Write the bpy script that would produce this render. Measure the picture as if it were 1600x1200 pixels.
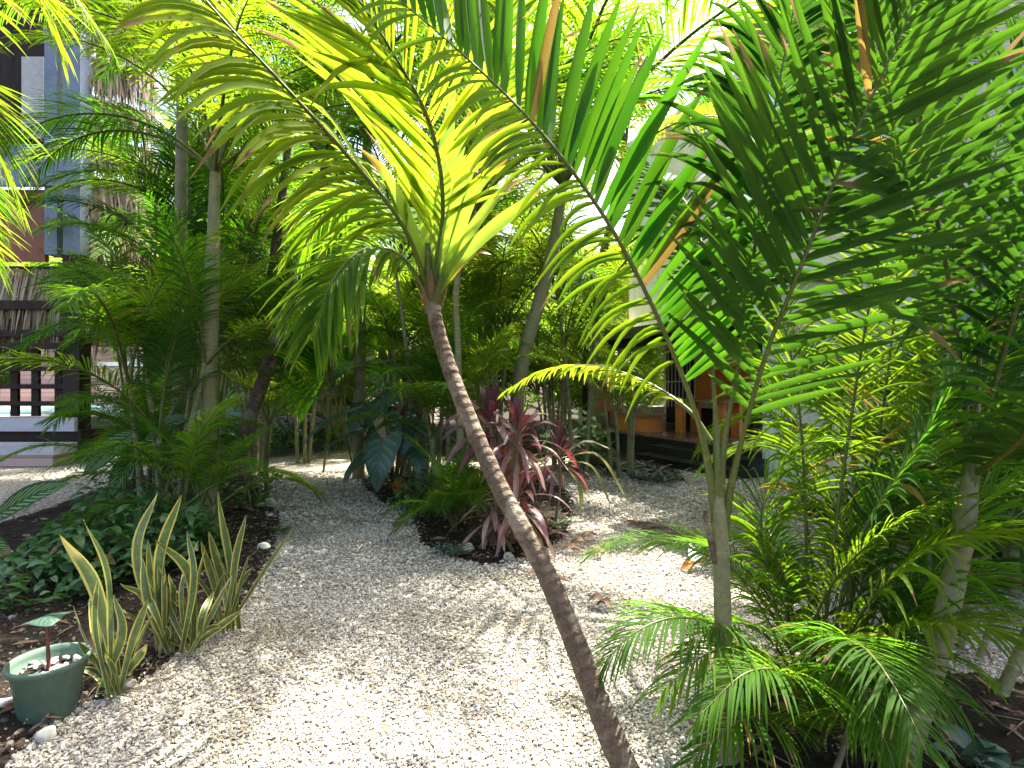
import bpy, bmesh, math, random
import numpy as np
from mathutils import Vector, Matrix

for _o in list(bpy.data.objects):
    bpy.data.objects.remove(_o)
SC = bpy.context.scene
COL = SC.collection
RAD = math.radians
# ------------------------------------------------------------------ camera, sky, sun, exposure
FPX = 873.0                       # focal length in pixels of the 1600 x 1200 photograph
EYE = 1.5
cam_data = bpy.data.cameras.new("camera")
cam = bpy.data.objects.new("camera", cam_data)
COL.objects.link(cam)
cam.location = (0, 0, EYE)
cam.rotation_euler = (RAD(90), 0, 0)
cam_data.sensor_width = 36
cam_data.lens = FPX / 1600 * 36
cam_data.clip_start = 0.02
cam_data.clip_end = 2000
SC.camera = cam

SUN_DIR = Vector((0.29, 0.35, 0.89)).normalized()
world = bpy.data.worlds.new("World")
SC.world = world
world.use_nodes = True
wn = world.node_tree
sky = wn.nodes.new("ShaderNodeTexSky")
sky.sky_type = 'NISHITA'
sky.sun_disc = False
sky.sun_elevation = math.asin(SUN_DIR.z)
sky.sun_rotation = math.atan2(SUN_DIR.x, SUN_DIR.y)
sky.air_density = 0.7
sky.dust_density = 5.0
sky.ozone_density = 0.6
bg = wn.nodes["Background"]
wn.links.new(sky.outputs[0], bg.inputs[0])
bg.inputs[1].default_value = 0.15
sd = bpy.data.lights.new("sun", 'SUN')
sd.energy = 5.0
sd.angle = RAD(0.5)
sd.color = (1.0, 0.965, 0.9)
sun = bpy.data.objects.new("sun", sd)
COL.objects.link(sun)
sun.rotation_euler = (-SUN_DIR).to_track_quat('-Z', 'Y').to_euler()
SC.view_settings.view_transform = 'Standard'
SC.view_settings.look = 'None'
SC.view_settings.exposure = 2.4
SC.view_settings.gamma = 1
SC.render.engine = 'CYCLES'
SC.cycles.use_denoising = True
SC.cycles.max_bounces = 10
SC.cycles.transmission_bounces = 8
SC.cycles.diffuse_bounces = 6

rng = np.random.default_rng(7)
random.seed(7)


# ------------------------------------------------------------------ helpers
def W(u, v, d):
    return np.array([(u - 800) / FPX * d, d, EYE - (v - 600) / FPX * d])


def G(u, v, z=0.0):
    d = (EYE - z) * FPX / (v - 600)
    return np.array([(u - 800) / FPX * d, d, z])


def nrm(a):
    return a / np.maximum(np.linalg.norm(a, axis=-1, keepdims=True), 1e-9)


class MB:
    """collects vertices and faces of ONE mesh, with three leaf attributes per vertex"""
    def __init__(self):
        self.v, self.a, self.f, self.n = [], [], [], 0

    def add(self, v, f, a=None, m=0, smooth=True):
        v = np.asarray(v, float).reshape(-1, 3)
        f = np.asarray(f, int)
        self.v.append(v)
        self.a.append(np.zeros((len(v), 3)) if a is None else np.asarray(a, float).reshape(-1, 3))
        self.f.append((f + self.n, m, smooth))
        self.n += len(v)

    def mesh(self, name, mats, off=(0, 0, 0)):
        me = bpy.data.meshes.new(name)
        v = np.concatenate(self.v) - np.asarray(off, float)
        a = np.concatenate(self.a)
        me.vertices.add(len(v))
        me.vertices.foreach_set('co', v.astype(np.float32).ravel())
        vi = np.concatenate([f.ravel() for f, m, s in self.f])
        lt = np.concatenate([np.full(len(f), f.shape[1]) for f, m, s in self.f])
        mi = np.concatenate([np.full(len(f), m) for f, m, s in self.f])
        sm = np.concatenate([np.full(len(f), s) for f, m, s in self.f])
        me.loops.add(len(vi))
        me.loops.foreach_set('vertex_index', vi.astype(np.int32))
        me.polygons.add(len(lt))
        me.polygons.foreach_set('loop_start', np.concatenate([[0], np.cumsum(lt)[:-1]]).astype(np.int32))
        me.polygons.foreach_set('material_index', mi.astype(np.int32))
        me.polygons.foreach_set('use_smooth', sm.astype(bool))
        for k, nm in enumerate(('lr', 'lt', 'lc')):
            at = me.attributes.new(nm, 'FLOAT', 'POINT')
            at.data.foreach_set('value', a[:, k].astype(np.float32))
        for m in (mats if isinstance(mats, (list, tuple)) else [mats]):
            me.materials.append(m)
        me.update(calc_edges=True)
        return me

    def build(self, name, mats, parent=None, loc=None):
        """link as one object; its origin sits at the parent's origin (world data) or at loc"""
        if parent is not None:
            off = parent['_at'] if '_at' in parent else (0, 0, 0)
            o = bpy.data.objects.new(name, self.mesh(name, mats, off))
            COL.objects.link(o)
            o.parent = parent
            o['_at'] = list(map(float, off))
        else:
            off = loc if loc is not None else (0, 0, 0)
            o = bpy.data.objects.new(name, self.mesh(name, mats, off))
            COL.objects.link(o)
            o.location = off
            o['_at'] = list(map(float, off))
        return o


def tag(o, label=None, cat=None, group=None, kind=None):
    if label: o['label'] = label
    if cat: o['category'] = cat
    if group: o['group'] = group
    if kind: o['kind'] = kind
    return o


def thing(name, loc, label, cat, group=None):
    o = bpy.data.objects.new(name, None)
    COL.objects.link(o)
    o.location = tuple(loc)
    o.empty_display_size = 0.1
    o['_at'] = list(map(float, loc))
    return tag(o, label, cat, group)


def curve(pts, n):
    """Catmull-Rom through pts, n samples even in arc length"""
    p = np.asarray(pts, float)
    if len(p) == 2:
        return p[0] + np.linspace(0, 1, n)[:, None] * (p[1] - p[0])
    q = np.concatenate([[2 * p[0] - p[1]], p, [2 * p[-1] - p[-2]]])
    out = []
    for i in range(1, len(q) - 2):
        t = np.linspace(0, 1, 24, endpoint=False)[:, None]
        a, b, c, d = q[i - 1], q[i], q[i + 1], q[i + 2]
        out.append(.5 * (2 * b + (c - a) * t + (2 * a - 5 * b + 4 * c - d) * t ** 2 + (3 * b - a - 3 * c + d) * t ** 3))
    out = np.concatenate(out + [p[-1:]])
    s = np.concatenate([[0], np.cumsum(np.linalg.norm(np.diff(out, axis=0), axis=1))])
    ss = np.linspace(0, s[-1], n)
    return np.stack([np.interp(ss, s, out[:, k]) for k in range(3)], 1)


def tube(mb, pts, radii, n=8, seg=None, m=0, cap=True, wob=0.0, r=None):
    r = r or rng
    seg = seg or max(6, len(pts) * 4)
    c = curve(pts, seg)
    rad = np.interp(np.linspace(0, 1, seg), np.linspace(0, 1, len(radii)), radii)
    rad = rad * (1 + wob * r.normal(size=seg))
    T = nrm(np.gradient(c, axis=0))
    ref = np.array([0, 1, 0.3]) if abs(T[0, 1]) < .8 else np.array([1, 0, .2])
    A = nrm(np.cross(T, ref))
    B = np.cross(T, A)
    th = np.linspace(0, 2 * np.pi, n, endpoint=False)
    ring = c[:, None] + rad[:, None, None] * (np.cos(th)[None, :, None] * A[:, None] + np.sin(th)[None, :, None] * B[:, None])
    L = np.concatenate([[0], np.cumsum(np.linalg.norm(np.diff(c, axis=0), axis=1))])
    at = np.zeros((seg, n, 3))
    at[..., 0] = r.random()
    at[..., 1] = L[:, None]
    at[..., 2] = np.cos(th)[None]
    i, j = np.meshgrid(np.arange(seg - 1), np.arange(n), indexing='ij')
    jn = (j + 1) % n
    f = np.stack([i * n + j, i * n + jn, (i + 1) * n + jn, (i + 1) * n + j], -1).reshape(-1, 4)
    mb.add(ring.reshape(-1, 3), f, at, m)
    if cap:
        for e, k in ((0, 0), (seg - 1, 1)):
            v = np.concatenate([ring[e], c[e:e + 1]])
            idx = np.arange(n)
            t = np.stack([idx, (idx + 1) % n, np.full(n, n)], -1)
            a = np.concatenate([at[e], at[e][:1]])
            mb.add(v, t if k else t[:, ::-1], a, m)


def box(mb, c, s, rot=0.0, m=0, tilt=None):
    x, y, z = np.asarray(s, float) / 2
    v = np.array([[-x, -y, -z], [x, -y, -z], [x, y, -z], [-x, y, -z], [-x, -y, z], [x, -y, z], [x, y, z], [-x, y, z]])
    if tilt is not None:
        v = v @ np.array(Matrix.Rotation(tilt[1], 3, tilt[0])).T
    cr, sr = math.cos(rot), math.sin(rot)
    v = v @ np.array([[cr, -sr, 0], [sr, cr, 0], [0, 0, 1]]).T + np.asarray(c, float)
    f = [[0, 3, 2, 1], [4, 5, 6, 7], [0, 1, 5, 4], [1, 2, 6, 5], [2, 3, 7, 6], [3, 0, 4, 7]]
    mb.add(v, f, None, m, smooth=False)


def lathe(mb, prof, c, n=28, m=0):
    th = np.linspace(0, 2 * np.pi, n, endpoint=False)
    p = np.asarray(prof, float)
    v = np.stack([p[:, 0, None] * np.cos(th), p[:, 0, None] * np.sin(th), np.repeat(p[:, 1, None], n, 1)], -1) + np.asarray(c)
    i, j = np.meshgrid(np.arange(len(p) - 1), np.arange(n), indexing='ij')
    jn = (j + 1) % n
    f = np.stack([i * n + j, i * n + jn, (i + 1) * n + jn, (i + 1) * n + j], -1).reshape(-1, 4)
    mb.add(v.reshape(-1, 3), f, None, m)


LS = np.array([0, .12, .3, .55, .8, .93, 1.0])
LWD = np.array([.35, .8, 1, .92, .6, .27, .03])


def frond(mb, pts, n=50, L=.5, w=.035, t0=.25, a0=65, a1=25, vee=18, droop=.6, seg=6, hint=(0, 0, 1), r=None,
          fold=.3, tipdroop=0.0, prof=(.55, 1.0, .4), miss=.03, sides=(-1, 1), jit=3.0, m=0, twist=11):
    """the leaflets along a palm frond's spine, all in one mesh"""
    r = r or rng
    c = curve(pts, 90)
    tt = np.linspace(0, 1, 90)
    T0 = nrm(np.gradient(c, axis=0))
    for side in sides:
        t = np.clip(np.linspace(t0, .995, n) + r.normal(size=n) * .15 / n, 0, 1)
        t = t[r.random(n) > miss]
        k = len(t)
        p = np.stack([np.interp(t, tt, c[:, q]) for q in range(3)], 1)
        T = nrm(np.stack([np.interp(t, tt, T0[:, q]) for q in range(3)], 1))
        Sd = nrm(np.cross(T, np.asarray(hint, float)))
        N = np.cross(Sd, T)
        x = (t - t0) / (1 - t0)
        a = np.radians(a0 + (a1 - a0) * x + r.normal(size=k) * jit)
        ve = np.radians(vee + r.normal(size=k) * 6)
        D = np.cos(a)[:, None] * T + np.sin(a)[:, None] * (side * np.cos(ve)[:, None] * Sd + np.sin(ve)[:, None] * N)
        pl = np.interp(x, [0, .35, 1], prof)
        ln = L * pl * (1 + r.normal(size=k) * .06)
        dr = (droop + tipdroop * x) * (1 + .25 * r.normal(size=k)) + np.where(r.random(k) < .05, 1.8 * r.random(k), 0)
        ln = ln * np.where(r.random(k) < .06, r.uniform(.45, .85, k), 1)
        pos, dirs = [p], []
        for s in range(seg):
            q = (s + .5) / seg
            d = nrm(D + (dr * q ** 1.4)[:, None] * np.array([0, 0, -1.0]))
            dirs.append(d)
            pos.append(pos[-1] + d * (ln / seg)[:, None])
        dirs = [dirs[0]] + dirs
        P = np.stack(pos, 1)
        Dk = np.stack(dirs, 1)
        Nl = nrm(N[:, None] - (N[:, None] * Dk).sum(-1, keepdims=True) * Dk)
        B = np.cross(Dk, Nl)
        tw = np.radians(r.normal(size=k) * twist)[:, None, None] * np.linspace(.2, 1, seg + 1)[None, :, None]
        B, Nl = B * np.cos(tw) + Nl * np.sin(tw), Nl * np.cos(tw) - B * np.sin(tw)
        sv = np.linspace(0, 1, seg + 1)
        ww = w * np.interp(sv, LS, LWD)[None, :] * (np.sqrt(pl) * (1 + .08 * r.normal(size=k)))[:, None]
        ww = ww[..., None]
        V = np.stack([P - B * ww / 2, P - Nl * ww * fold, P + B * ww / 2], 2)
        at = np.zeros(V.shape)
        at[..., 0] = r.random(k)[:, None, None]
        at[..., 1] = sv[None, :, None]
        at[..., 2] = np.array([-1, 0, 1])[None, None, :]
        b = np.arange(k)[:, None, None] * (seg + 1) * 3 + np.arange(seg)[None, :, None] * 3 + np.arange(2)[None, None, :]
        f = np.stack([b, b + 1, b + 4, b + 3], -1).reshape(-1, 4)
        mb.add(V.reshape(-1, 3), f, at, m)


def rachis(mb, pts, r0=.012, r1=.002, m=0, n=6, seg=28, clasp=0.0):
    a = max(r0 * 1.5, clasp)
    tube(mb, pts, [a, a * .55 + r0 * .5, r0 * 1.1, r0, r0 * .95, r0 * .85, r0 * .7, r0 * .5, r0 * .3, r1], n=n, seg=seg, m=m)


STRAP = ((0, .35), (.15, .6), (.4, .95), (.6, 1), (.8, .75), (.93, .35), (1, .02))
OVAL = ((0, .05), (.1, .5), (.3, .95), (.45, 1), (.65, .85), (.85, .45), (1, .02))
HEART = ((0, .8), (.1, .95), (.25, 1), (.5, .82), (.75, .48), (.9, .22), (1, .01))


def blade(mb, pts, w, up=(0, 0, 1), prof=STRAP, nc=4, fold=.15, seg=12, m=0, lobe=0.0, wave=0.0, r=None, twist=0.0, lr=None):
    """one broad leaf along a curve"""
    r = r or rng
    c = curve(pts, seg + 1)
    T = nrm(np.gradient(c, axis=0))
    B = nrm(np.cross(T, np.asarray(up, float)))
    N = np.cross(B, T)
    s = np.linspace(0, 1, seg + 1)
    if twist:
        a = (twist * s)[:, None]
        B, N = B * np.cos(a) + N * np.sin(a), N * np.cos(a) - B * np.sin(a)
    pw = w * np.interp(s, [q[0] for q in prof], [q[1] for q in prof]) / 2
    Ltot = np.linalg.norm(np.diff(c, axis=0), axis=1).sum()
    cs = np.linspace(-1, 1, nc + 1)
    ph = r.random() * 6
    V = c[:, None] + B[:, None] * (cs[None, :] * pw[:, None])[..., None]
    lift = fold * np.abs(cs)[None, :] * pw[:, None] + wave * w * np.sin(s[:, None] * 17 + ph + cs[None] * 2) * np.abs(cs)[None]
    V = V + N[:, None] * lift[..., None]
    if lobe:
        V = V - T[:, None] * (lobe * Ltot * (np.abs(cs)[None] ** 1.3) * (1 - s[:, None]) ** 2)[..., None]
    at = np.zeros(V.shape)
    at[..., 0] = r.random() if lr is None else lr
    at[..., 1] = s[:, None]
    at[..., 2] = cs[None]
    i, j = np.meshgrid(np.arange(seg), np.arange(nc), indexing='ij')
    b = i * (nc + 1) + j
    f = np.stack([b, b + 1, b + nc + 2, b + nc + 1], -1).reshape(-1, 4)
    mb.add(V.reshape(-1, 3), f, at, m)


def rock_mesh(mb, c, s, r, m=0, sub=2, flat=.65):
    bm = bmesh.new()
    bmesh.ops.create_icosphere(bm, subdivisions=sub, radius=1)
    v = np.array([q.co[:] for q in bm.verts])
    f = np.array([[w_.index for w_ in q.verts] for q in bm.faces])
    bm.free()
    d = r.normal(size=(5, 3))
    for q in nrm(d):
        h = v @ q
        v = v - np.maximum(h - .72, 0)[:, None] * q * .8
    v = v * (1 + .05 * r.normal(size=(len(v), 1)))
    a = r.random() * 6
    v = v * np.array([1, .8, flat]) * s
    v = v @ np.array([[math.cos(a), -math.sin(a), 0], [math.sin(a), math.cos(a), 0], [0, 0, 1]]).T + np.asarray(c)
    at = np.zeros((len(v), 3))
    at[:, 0] = r.random()
    mb.add(v, f, at, m)


# ------------------------------------------------------------------ materials
class NT:
    def __init__(self, name):
        self.m = bpy.data.materials.new(name)
        self.m.use_nodes = True
        self.t = self.m.node_tree
        self.t.nodes.clear()
        self.out = self.t.nodes.new('ShaderNodeOutputMaterial')

    def n(self, typ, **kw):
        nd = self.t.nodes.new('ShaderNode' + typ)
        for k, v in kw.items():
            if k == 'i':
                for a, b in v.items():
                    if isinstance(b, bpy.types.NodeSocket):
                        self.t.links.new(b, nd.inputs[a])
                    else:
                        nd.inputs[a].default_value = b
            else:
                setattr(nd, k, v)
        return nd

    def attr(self, name):
        return self.n('Attribute', attribute_name=name).outputs['Fac']

    def math(self, op, a, b=0.0, c=0.0):
        nd = self.n('Math', operation=op, i={0: a, 1: b})
        return nd.outputs[0]

    def mix(self, f, a, b, blend='MIX'):
        nd = self.n('Mix', data_type='RGBA', blend_type=blend)
        for k, v in ((0, f), (6, a), (7, b)):
            if isinstance(v, bpy.types.NodeSocket):
                self.t.links.new(v, nd.inputs[k])
            else:
                nd.inputs[k].default_value = v if k == 0 else (*v[:3], 1)
        return nd.outputs[2]

    def ramp(self, f, stops, interp='LINEAR'):
        nd = self.n('ValToRGB', i={0: f})
        cr = nd.color_ramp
        cr.interpolation = interp
        while len(cr.elements) < len(stops):
            cr.elements.new(.5)
        for e, (p, c) in zip(cr.elements, stops):
            e.position = p
            e.color = (*c, 1) if len(c) == 3 else c
        return nd.outputs[0]

    def noise(self, scale, detail=4, vec=None, rough=.55):
        nd = self.n('TexNoise', i={'Scale': scale, 'Detail': detail, 'Roughness': rough})
        if vec is not None:
            self.t.links.new(vec, nd.inputs['Vector'])
        return nd.outputs['Fac']

    def obj(self):
        return self.n('TexCoord').outputs['Object']

    def bump(self, h, strength=.3, dist=.01):
        return self.n('Bump', i={'Height': h, 'Strength': strength, 'Distance': dist}).outputs[0]

    def princ(self, col, rough=.5, spec=.5, normal=None, metal=0.0, **kw):
        p = self.n('BsdfPrincipled')
        for k, v in (('Base Color', col), ('Roughness', rough), ('Specular IOR Level', spec), ('Metallic', metal)):
            if isinstance(v, bpy.types.NodeSocket):
                self.t.links.new(v, p.inputs[k])
            else:
                p.inputs[k].default_value = (*v[:3], 1) if k == 'Base Color' else v
        if normal is not None:
            self.t.links.new(normal, p.inputs['Normal'])
        return p.outputs[0]

    def done(self, sh):
        self.t.links.new(sh, self.out.inputs[0])
        return self.m


def leaf_mat(name, c1, c2, t1, t2, tip=(.19, .125, .05), mixt=.5, rough=.38, tipat=.93, spec=.5, stripes=None, edge=None, mott=None, dead=.012):
    k = NT(name)
    lr, lt, lc = k.attr('lr'), k.attr('lt'), k.attr('lc')
    rnd = k.n('ObjectInfo').outputs['Random']
    f = k.math('ADD', k.math('MULTIPLY', lr, .55), k.math('MULTIPLY', rnd, .45))
    nz = k.noise(9, 3, k.obj())
    f = k.math('ADD', f, k.math('MULTIPLY', k.math('SUBTRACT', nz, .5), .5))
    base = k.mix(f, c1, c2)
    tr = k.mix(f, t1, t2)
    lcabs = k.math('ABSOLUTE', lc)
    if stripes:                                   # pale streaks along the side veins of the leaf
        s = k.math('SUBTRACT', k.math('MULTIPLY', lt, stripes[1]), k.math('MULTIPLY', lcabs, stripes[2]))
        fr = k.math('FRACT', k.math('ADD', s, k.math('MULTIPLY', k.noise(25, 2, k.obj()), .5)))
        b = k.math('LESS_THAN', fr, .36)
        b = k.math('MULTIPLY', b, k.math('LESS_THAN', lcabs, .78))
        b = k.math('MULTIPLY', b, k.math('GREATER_THAN', lcabs, .1))
        base = k.mix(b, base, stripes[0])
    if mott:
        b = k.n('MapRange', i={0: k.noise(mott[1], 5, k.obj(), .7), 1: .5, 2: .62}).outputs[0]
        base = k.mix(k.math('MULTIPLY', b, .6), base, mott[0])
    if edge:
        e = k.n('MapRange', i={0: lcabs, 1: edge[1], 2: edge[1] + .06}).outputs[0]
        base = k.mix(e, base, edge[0])
        tr = k.mix(e, tr, edge[0])
    # dry tips: how far they reach in differs from leaf to leaf
    ta = k.math('SUBTRACT', tipat + .06, k.math('MULTIPLY', k.math('POWER', lr, 4.0), .3))
    tf = k.n('MapRange', i={0: lt, 1: ta, 2: k.math('ADD', ta, .05)}).outputs[0]
    base = k.mix(tf, base, tip)
    tr = k.mix(tf, tr, tip)
    if dead:
        df = k.math('GREATER_THAN', lr, 1 - dead)
        base = k.mix(df, base, (.22, .15, .04))
        tr = k.mix(df, tr, (.35, .22, .04))
    hgt = k.n('TexWave', wave_type='BANDS', i={'Vector': k.n('CombineXYZ', i={0: lc}).outputs[0], 'Scale': 2.2, 'Distortion': .4}).outputs[1]
    bn = k.bump(hgt, .25, .002)
    p = k.princ(base, rough, spec, bn)
    tn = k.n('BsdfTranslucent', i={0: tr}).outputs[0]
    ms = k.n('MixShader', i={0: mixt, 1: p, 2: tn}).outputs[0]
    return k.done(ms)


def stem_mat(name, c1, c2, ring, ringc=(.3, .27, .2), gap=.09, rough=.5, bump=.25, moss=None, irr=.35):
    k = NT(name)
    lt, lr = k.attr('lt'), k.attr('lr')
    nz = k.noise(14, 5, k.obj(), .65)
    nf = k.noise(60, 4, k.obj(), .6)
    base = k.mix(nz, c1, c2)
    fr = k.math('FRACT', k.math('ADD', k.math('DIVIDE', lt, gap), k.math('ADD', k.math('MULTIPLY', nz, irr), lr)))
    near = k.math('SUBTRACT', .5, k.math('ABSOLUTE', k.math('SUBTRACT', fr, .5)))
    band = k.math('SUBTRACT', 1.0, k.math('MINIMUM', k.math('DIVIDE', near, ring), 1.0))
    base = k.mix(band, base, ringc)
    sp = k.n('MapRange', i={0: nf, 1: .52, 2: .68}).outputs[0]
    base = k.mix(k.math('MULTIPLY', sp, .55), base, tuple(q * .45 for q in c1))
    if moss:
        mf = k.n('MapRange', i={0: k.noise(5, 5, k.obj(), .7), 1: .5, 2: .62}).outputs[0]
        base = k.mix(k.math('MULTIPLY', mf, .8), base, moss)
    h = k.math('ADD', k.math('MULTIPLY', nf, .6), k.math('MULTIPLY', k.math('ABSOLUTE', k.math('SUBTRACT', fr, .5)), 1.2))
    return k.done(k.princ(base, rough, .35, k.bump(h, bump, .012)))


def plain_mat(name, c1, c2, scale=6, rough=.6, bump=.15, spec=.4, grain=None, dist=.01, metal=0.0):
    k = NT(name)
    v = k.obj()
    if grain:
        v = k.n('Mapping', i={'Vector': v, 'Scale': grain}).outputs[0]
    nz = k.noise(scale, 6, v, .62)
    fine = k.noise(scale * 7, 4, v, .6)
    f = k.n('MapRange', i={0: k.math('ADD', k.math('MULTIPLY', nz, .7), k.math('MULTIPLY', fine, .3)), 1: .36, 2: .64}).outputs[0]
    col = k.mix(f, c1, c2)
    rg = k.math('ADD', rough - .08, k.math('MULTIPLY', nz, .16))
    return k.done(k.princ(col, rg, spec, k.bump(fine, bump, dist), metal))


def plank_mat(name, c1, c2, pitch=.12, axis=2, rough=.5, gapc=(.02, .012, .008), spec=.4, rotz=0.0):
    k = NT(name)
    v = k.obj()
    if rotz:
        v = k.n('Mapping', i={'Vector': v, 'Rotation': (0, 0, rotz)}).outputs[0]
    sx = k.n('SeparateXYZ', i={0: v})
    q = k.math('DIVIDE', sx.outputs[axis], pitch)
    fr = k.math('FRACT', q)
    idn = k.n('TexWhiteNoise', noise_dimensions='1D', i={'W': k.math('FLOOR', q)}).outputs[0]
    nz = k.noise(5, 6, k.n('Mapping', i={'Vector': v, 'Scale': (1, 1, 8) if axis == 2 else (1, 6, 1)}).outputs[0], .6)
    col = k.mix(k.math('ADD', k.math('MULTIPLY', idn, .6), k.math('MULTIPLY', nz, .4)), c1, c2)
    g = k.math('LESS_THAN', fr, .06)
    col = k.mix(g, col, gapc)
    return k.done(k.princ(col, rough, spec, k.bump(k.math('SUBTRACT', nz, k.math('MULTIPLY', g, 2.0)), .3, .008)))


# foliage families
LEAF = {}
LEAF['areca'] = leaf_mat('areca_leaf', (.03, .095, .010), (.075, .145, .012), (.125, .32, .008), (.34, .46, .01), rough=.6, spec=.1, mixt=.52)
LEAF['yellow'] = leaf_mat('sunny_palm_leaf', (.07, .13, .012), (.15, .19, .015), (.18, .33, .012), (.40, .43, .014), rough=.7, spec=.05, mixt=.62)  # brighter, yellower palm leaf: sunlight put into the colour
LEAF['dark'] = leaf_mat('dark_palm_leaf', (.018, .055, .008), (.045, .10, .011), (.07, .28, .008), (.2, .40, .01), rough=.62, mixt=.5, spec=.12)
LEAF['deep'] = leaf_mat('shaded_palm_leaf', (.02, .058, .009), (.042, .09, .011), (.028, .105, .005), (.078, .19, .008), rough=.6, mixt=.42, spec=.14)  # less translucent palm leaf with canopy shade put into its colour
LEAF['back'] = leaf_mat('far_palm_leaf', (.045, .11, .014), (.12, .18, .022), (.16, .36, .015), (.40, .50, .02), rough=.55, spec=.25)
LEAF['strap'] = leaf_mat('strap_leaf', (.08, .16, .02), (.14, .22, .035), (.28, .50, .03), (.48, .62, .05), tip=(.42, .27, .03), tipat=.8, dead=0)
LEAF['fall'] = leaf_mat('yellowed_leaf', (.30, .20, .02), (.36, .28, .03), (.6, .42, .03), (.62, .5, .04), tip=(.2, .09, .02), tipat=.8, dead=0)
LEAF['snake'] = leaf_mat('snake_plant_leaf', (.06, .10, .035), (.12, .15, .05), (.05, .12, .03), (.09, .16, .04), tip=(.40, .34, .10), mixt=.18, rough=.42,
                         edge=((.46, .40, .09), .66), mott=((.20, .24, .11), 34), dead=0, tipat=.97)
LEAF['alocasia'] = leaf_mat('elephant_ear_leaf', (.022, .055, .036), (.045, .085, .05), (.03, .10, .02), (.06, .15, .03), mixt=.15, rough=.34, tipat=.99,
                            tip=(.05, .06, .03), stripes=((.07, .13, .085), 7, 2.4), dead=0)
LEAF['dumb'] = leaf_mat('dumb_cane_leaf', (.012, .045, .012), (.025, .075, .016), (.04, .17, .02), (.09, .22, .03), mixt=.25, rough=.62, spec=.15, tipat=.99,
                        stripes=((.22, .33, .09), 11, 3.2), dead=0)
LEAF['cover'] = leaf_mat('ground_cover_leaf', (.025, .085, .022), (.08, .16, .045), (.06, .24, .03), (.14, .32, .04), mixt=.3, rough=.3, tipat=1.0, dead=.02)
LEAF['banana'] = leaf_mat('banana_leaf', (.04, .12, .015), (.06, .15, .02), (.12, .46, .02), (.2, .52, .03), mixt=.55, rough=.4, tipat=1.0, dead=0)
LEAF['brown'] = leaf_mat('dry_leaf', (.12, .06, .03), (.24, .14, .07), (.15, .07, .02), (.2, .12, .05), mixt=.15, rough=.7, tipat=1.0, dead=0)
LEAF['deadfrond'] = leaf_mat('dead_frond_leaf', (.09, .045, .035), (.16, .09, .065), (.1, .05, .03), (.12, .07, .05), mixt=.1, rough=.75, tipat=1.0, dead=0)
LEAF['orange'] = leaf_mat('orange_leaf', (.5, .14, .02), (.6, .22, .03), (.6, .2, .02), (.6, .25, .03), mixt=.3, rough=.5, tipat=1.0, dead=0)


def cordyline_mat():
    k = NT('ti_plant_leaf')
    lr, lt, lc = k.attr('lr'), k.attr('lt'), k.attr('lc')
    nz = k.noise(14, 3, k.obj())
    f = k.math('ADD', lr, k.math('MULTIPLY', k.math('SUBTRACT', nz, .5), .35))
    base = k.ramp(f, [(0, (.07, .028, .04)), (.2, (.14, .05, .06)), (.4, (.22, .11, .105)), (.58, (.32, .20, .16)), (.73, (.36, .27, .19)), (.84, (.13, .17, .04)), (1, (.3, .3, .06))])
    tr = k.ramp(f, [(0, (.07, .012, .02)), (.3, (.22, .025, .035)), (.55, (.3, .07, .05)), (.72, (.38, .18, .09)), (.86, (.25, .4, .03)), (1, (.5, .5, .04))])
    st = k.n('TexWave', i={'Vector': k.n('CombineXYZ', i={0: lc}).outputs[0], 'Scale': 2.6, 'Distortion': .6}).outputs[1]
    base = k.mix(k.math('MULTIPLY', st, .35), base, (.2, .1, .1))
    p = k.princ(base, .33, .6, k.bump(st, .3, .003))
    return k.done(k.n('MixShader', i={0: .35, 1: p, 2: k.n('BsdfTranslucent', i={0: tr}).outputs[0]}).outputs[0])


LEAF['ti'] = cordyline_mat()
STEM = {}
STEM['petiole'] = stem_mat('palm_petiole', (.055, .085, .012), (.11, .105, .02), .03, (.16, .14, .04), .5, .4, .1)
STEM['cane'] = stem_mat('areca_cane', (.13, .15, .05), (.24, .21, .09), .05, (.34, .30, .2), .13, .5, .25, moss=(.09, .08, .05))
STEM['pale'] = stem_mat('pale_palm_trunk', (.13, .125, .045), (.25, .22, .10), .02, (.27, .24, .13), .16, .6, .3, moss=(.12, .12, .06))
STEM['brown'] = stem_mat('brown_palm_trunk', (.035, .022, .013), (.17, .115, .07), .09, (.10, .075, .05), .04, .85, 1.0, moss=(.24, .19, .13), irr=1.5)
STEM['thin'] = stem_mat('bare_branch', (.12, .09, .05), (.2, .16, .09), .05, (.2, .17, .1), .08, .7, .3)
STEM['red'] = stem_mat('red_stalk', (.11, .028, .018), (.16, .05, .03), .03, (.2, .08, .05), .2, .45, .1)
WOOD_DARK = plain_mat('dark_timber', (.018, .012, .009), (.045, .031, .022), 4, .75, .3, .2, grain=(1, 1, .12))
WOOD_RED = plain_mat('red_stained_wood', (.17, .045, .018), (.27, .085, .03), 5, .5, .3, grain=(1, 1, .15))
WOOD_TABLE = plain_mat('tabletop_wood', (.2, .11, .055), (.32, .19, .10), 5, .4, .2, grain=(.2, 1, 1))
BLUE_GREY = plain_mat('blue_grey_paint', (.12, .155, .21), (.19, .23, .29), 3, .55, .2)
GREY_BOARD = plain_mat('grey_board', (.30, .31, .33), (.42, .42, .43), 4, .55, .25, grain=(.2, 1, 1))
BLACK_TRIM = plain_mat('black_stained_wood', (.012, .011, .012), (.03, .027, .028), 6, .35, .2, grain=(.2, 1, 1))
FLOOR_WOOD = plank_mat('polished_deck_boards', (.17, .095, .075), (.27, .155, .12), .13, 1, .2, spec=.6, rotz=RAD(0))
PINK_WOOD = plank_mat('weathered_pink_boards', (.35, .24, .2), (.48, .35, .3), .16, 2, .6)
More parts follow.
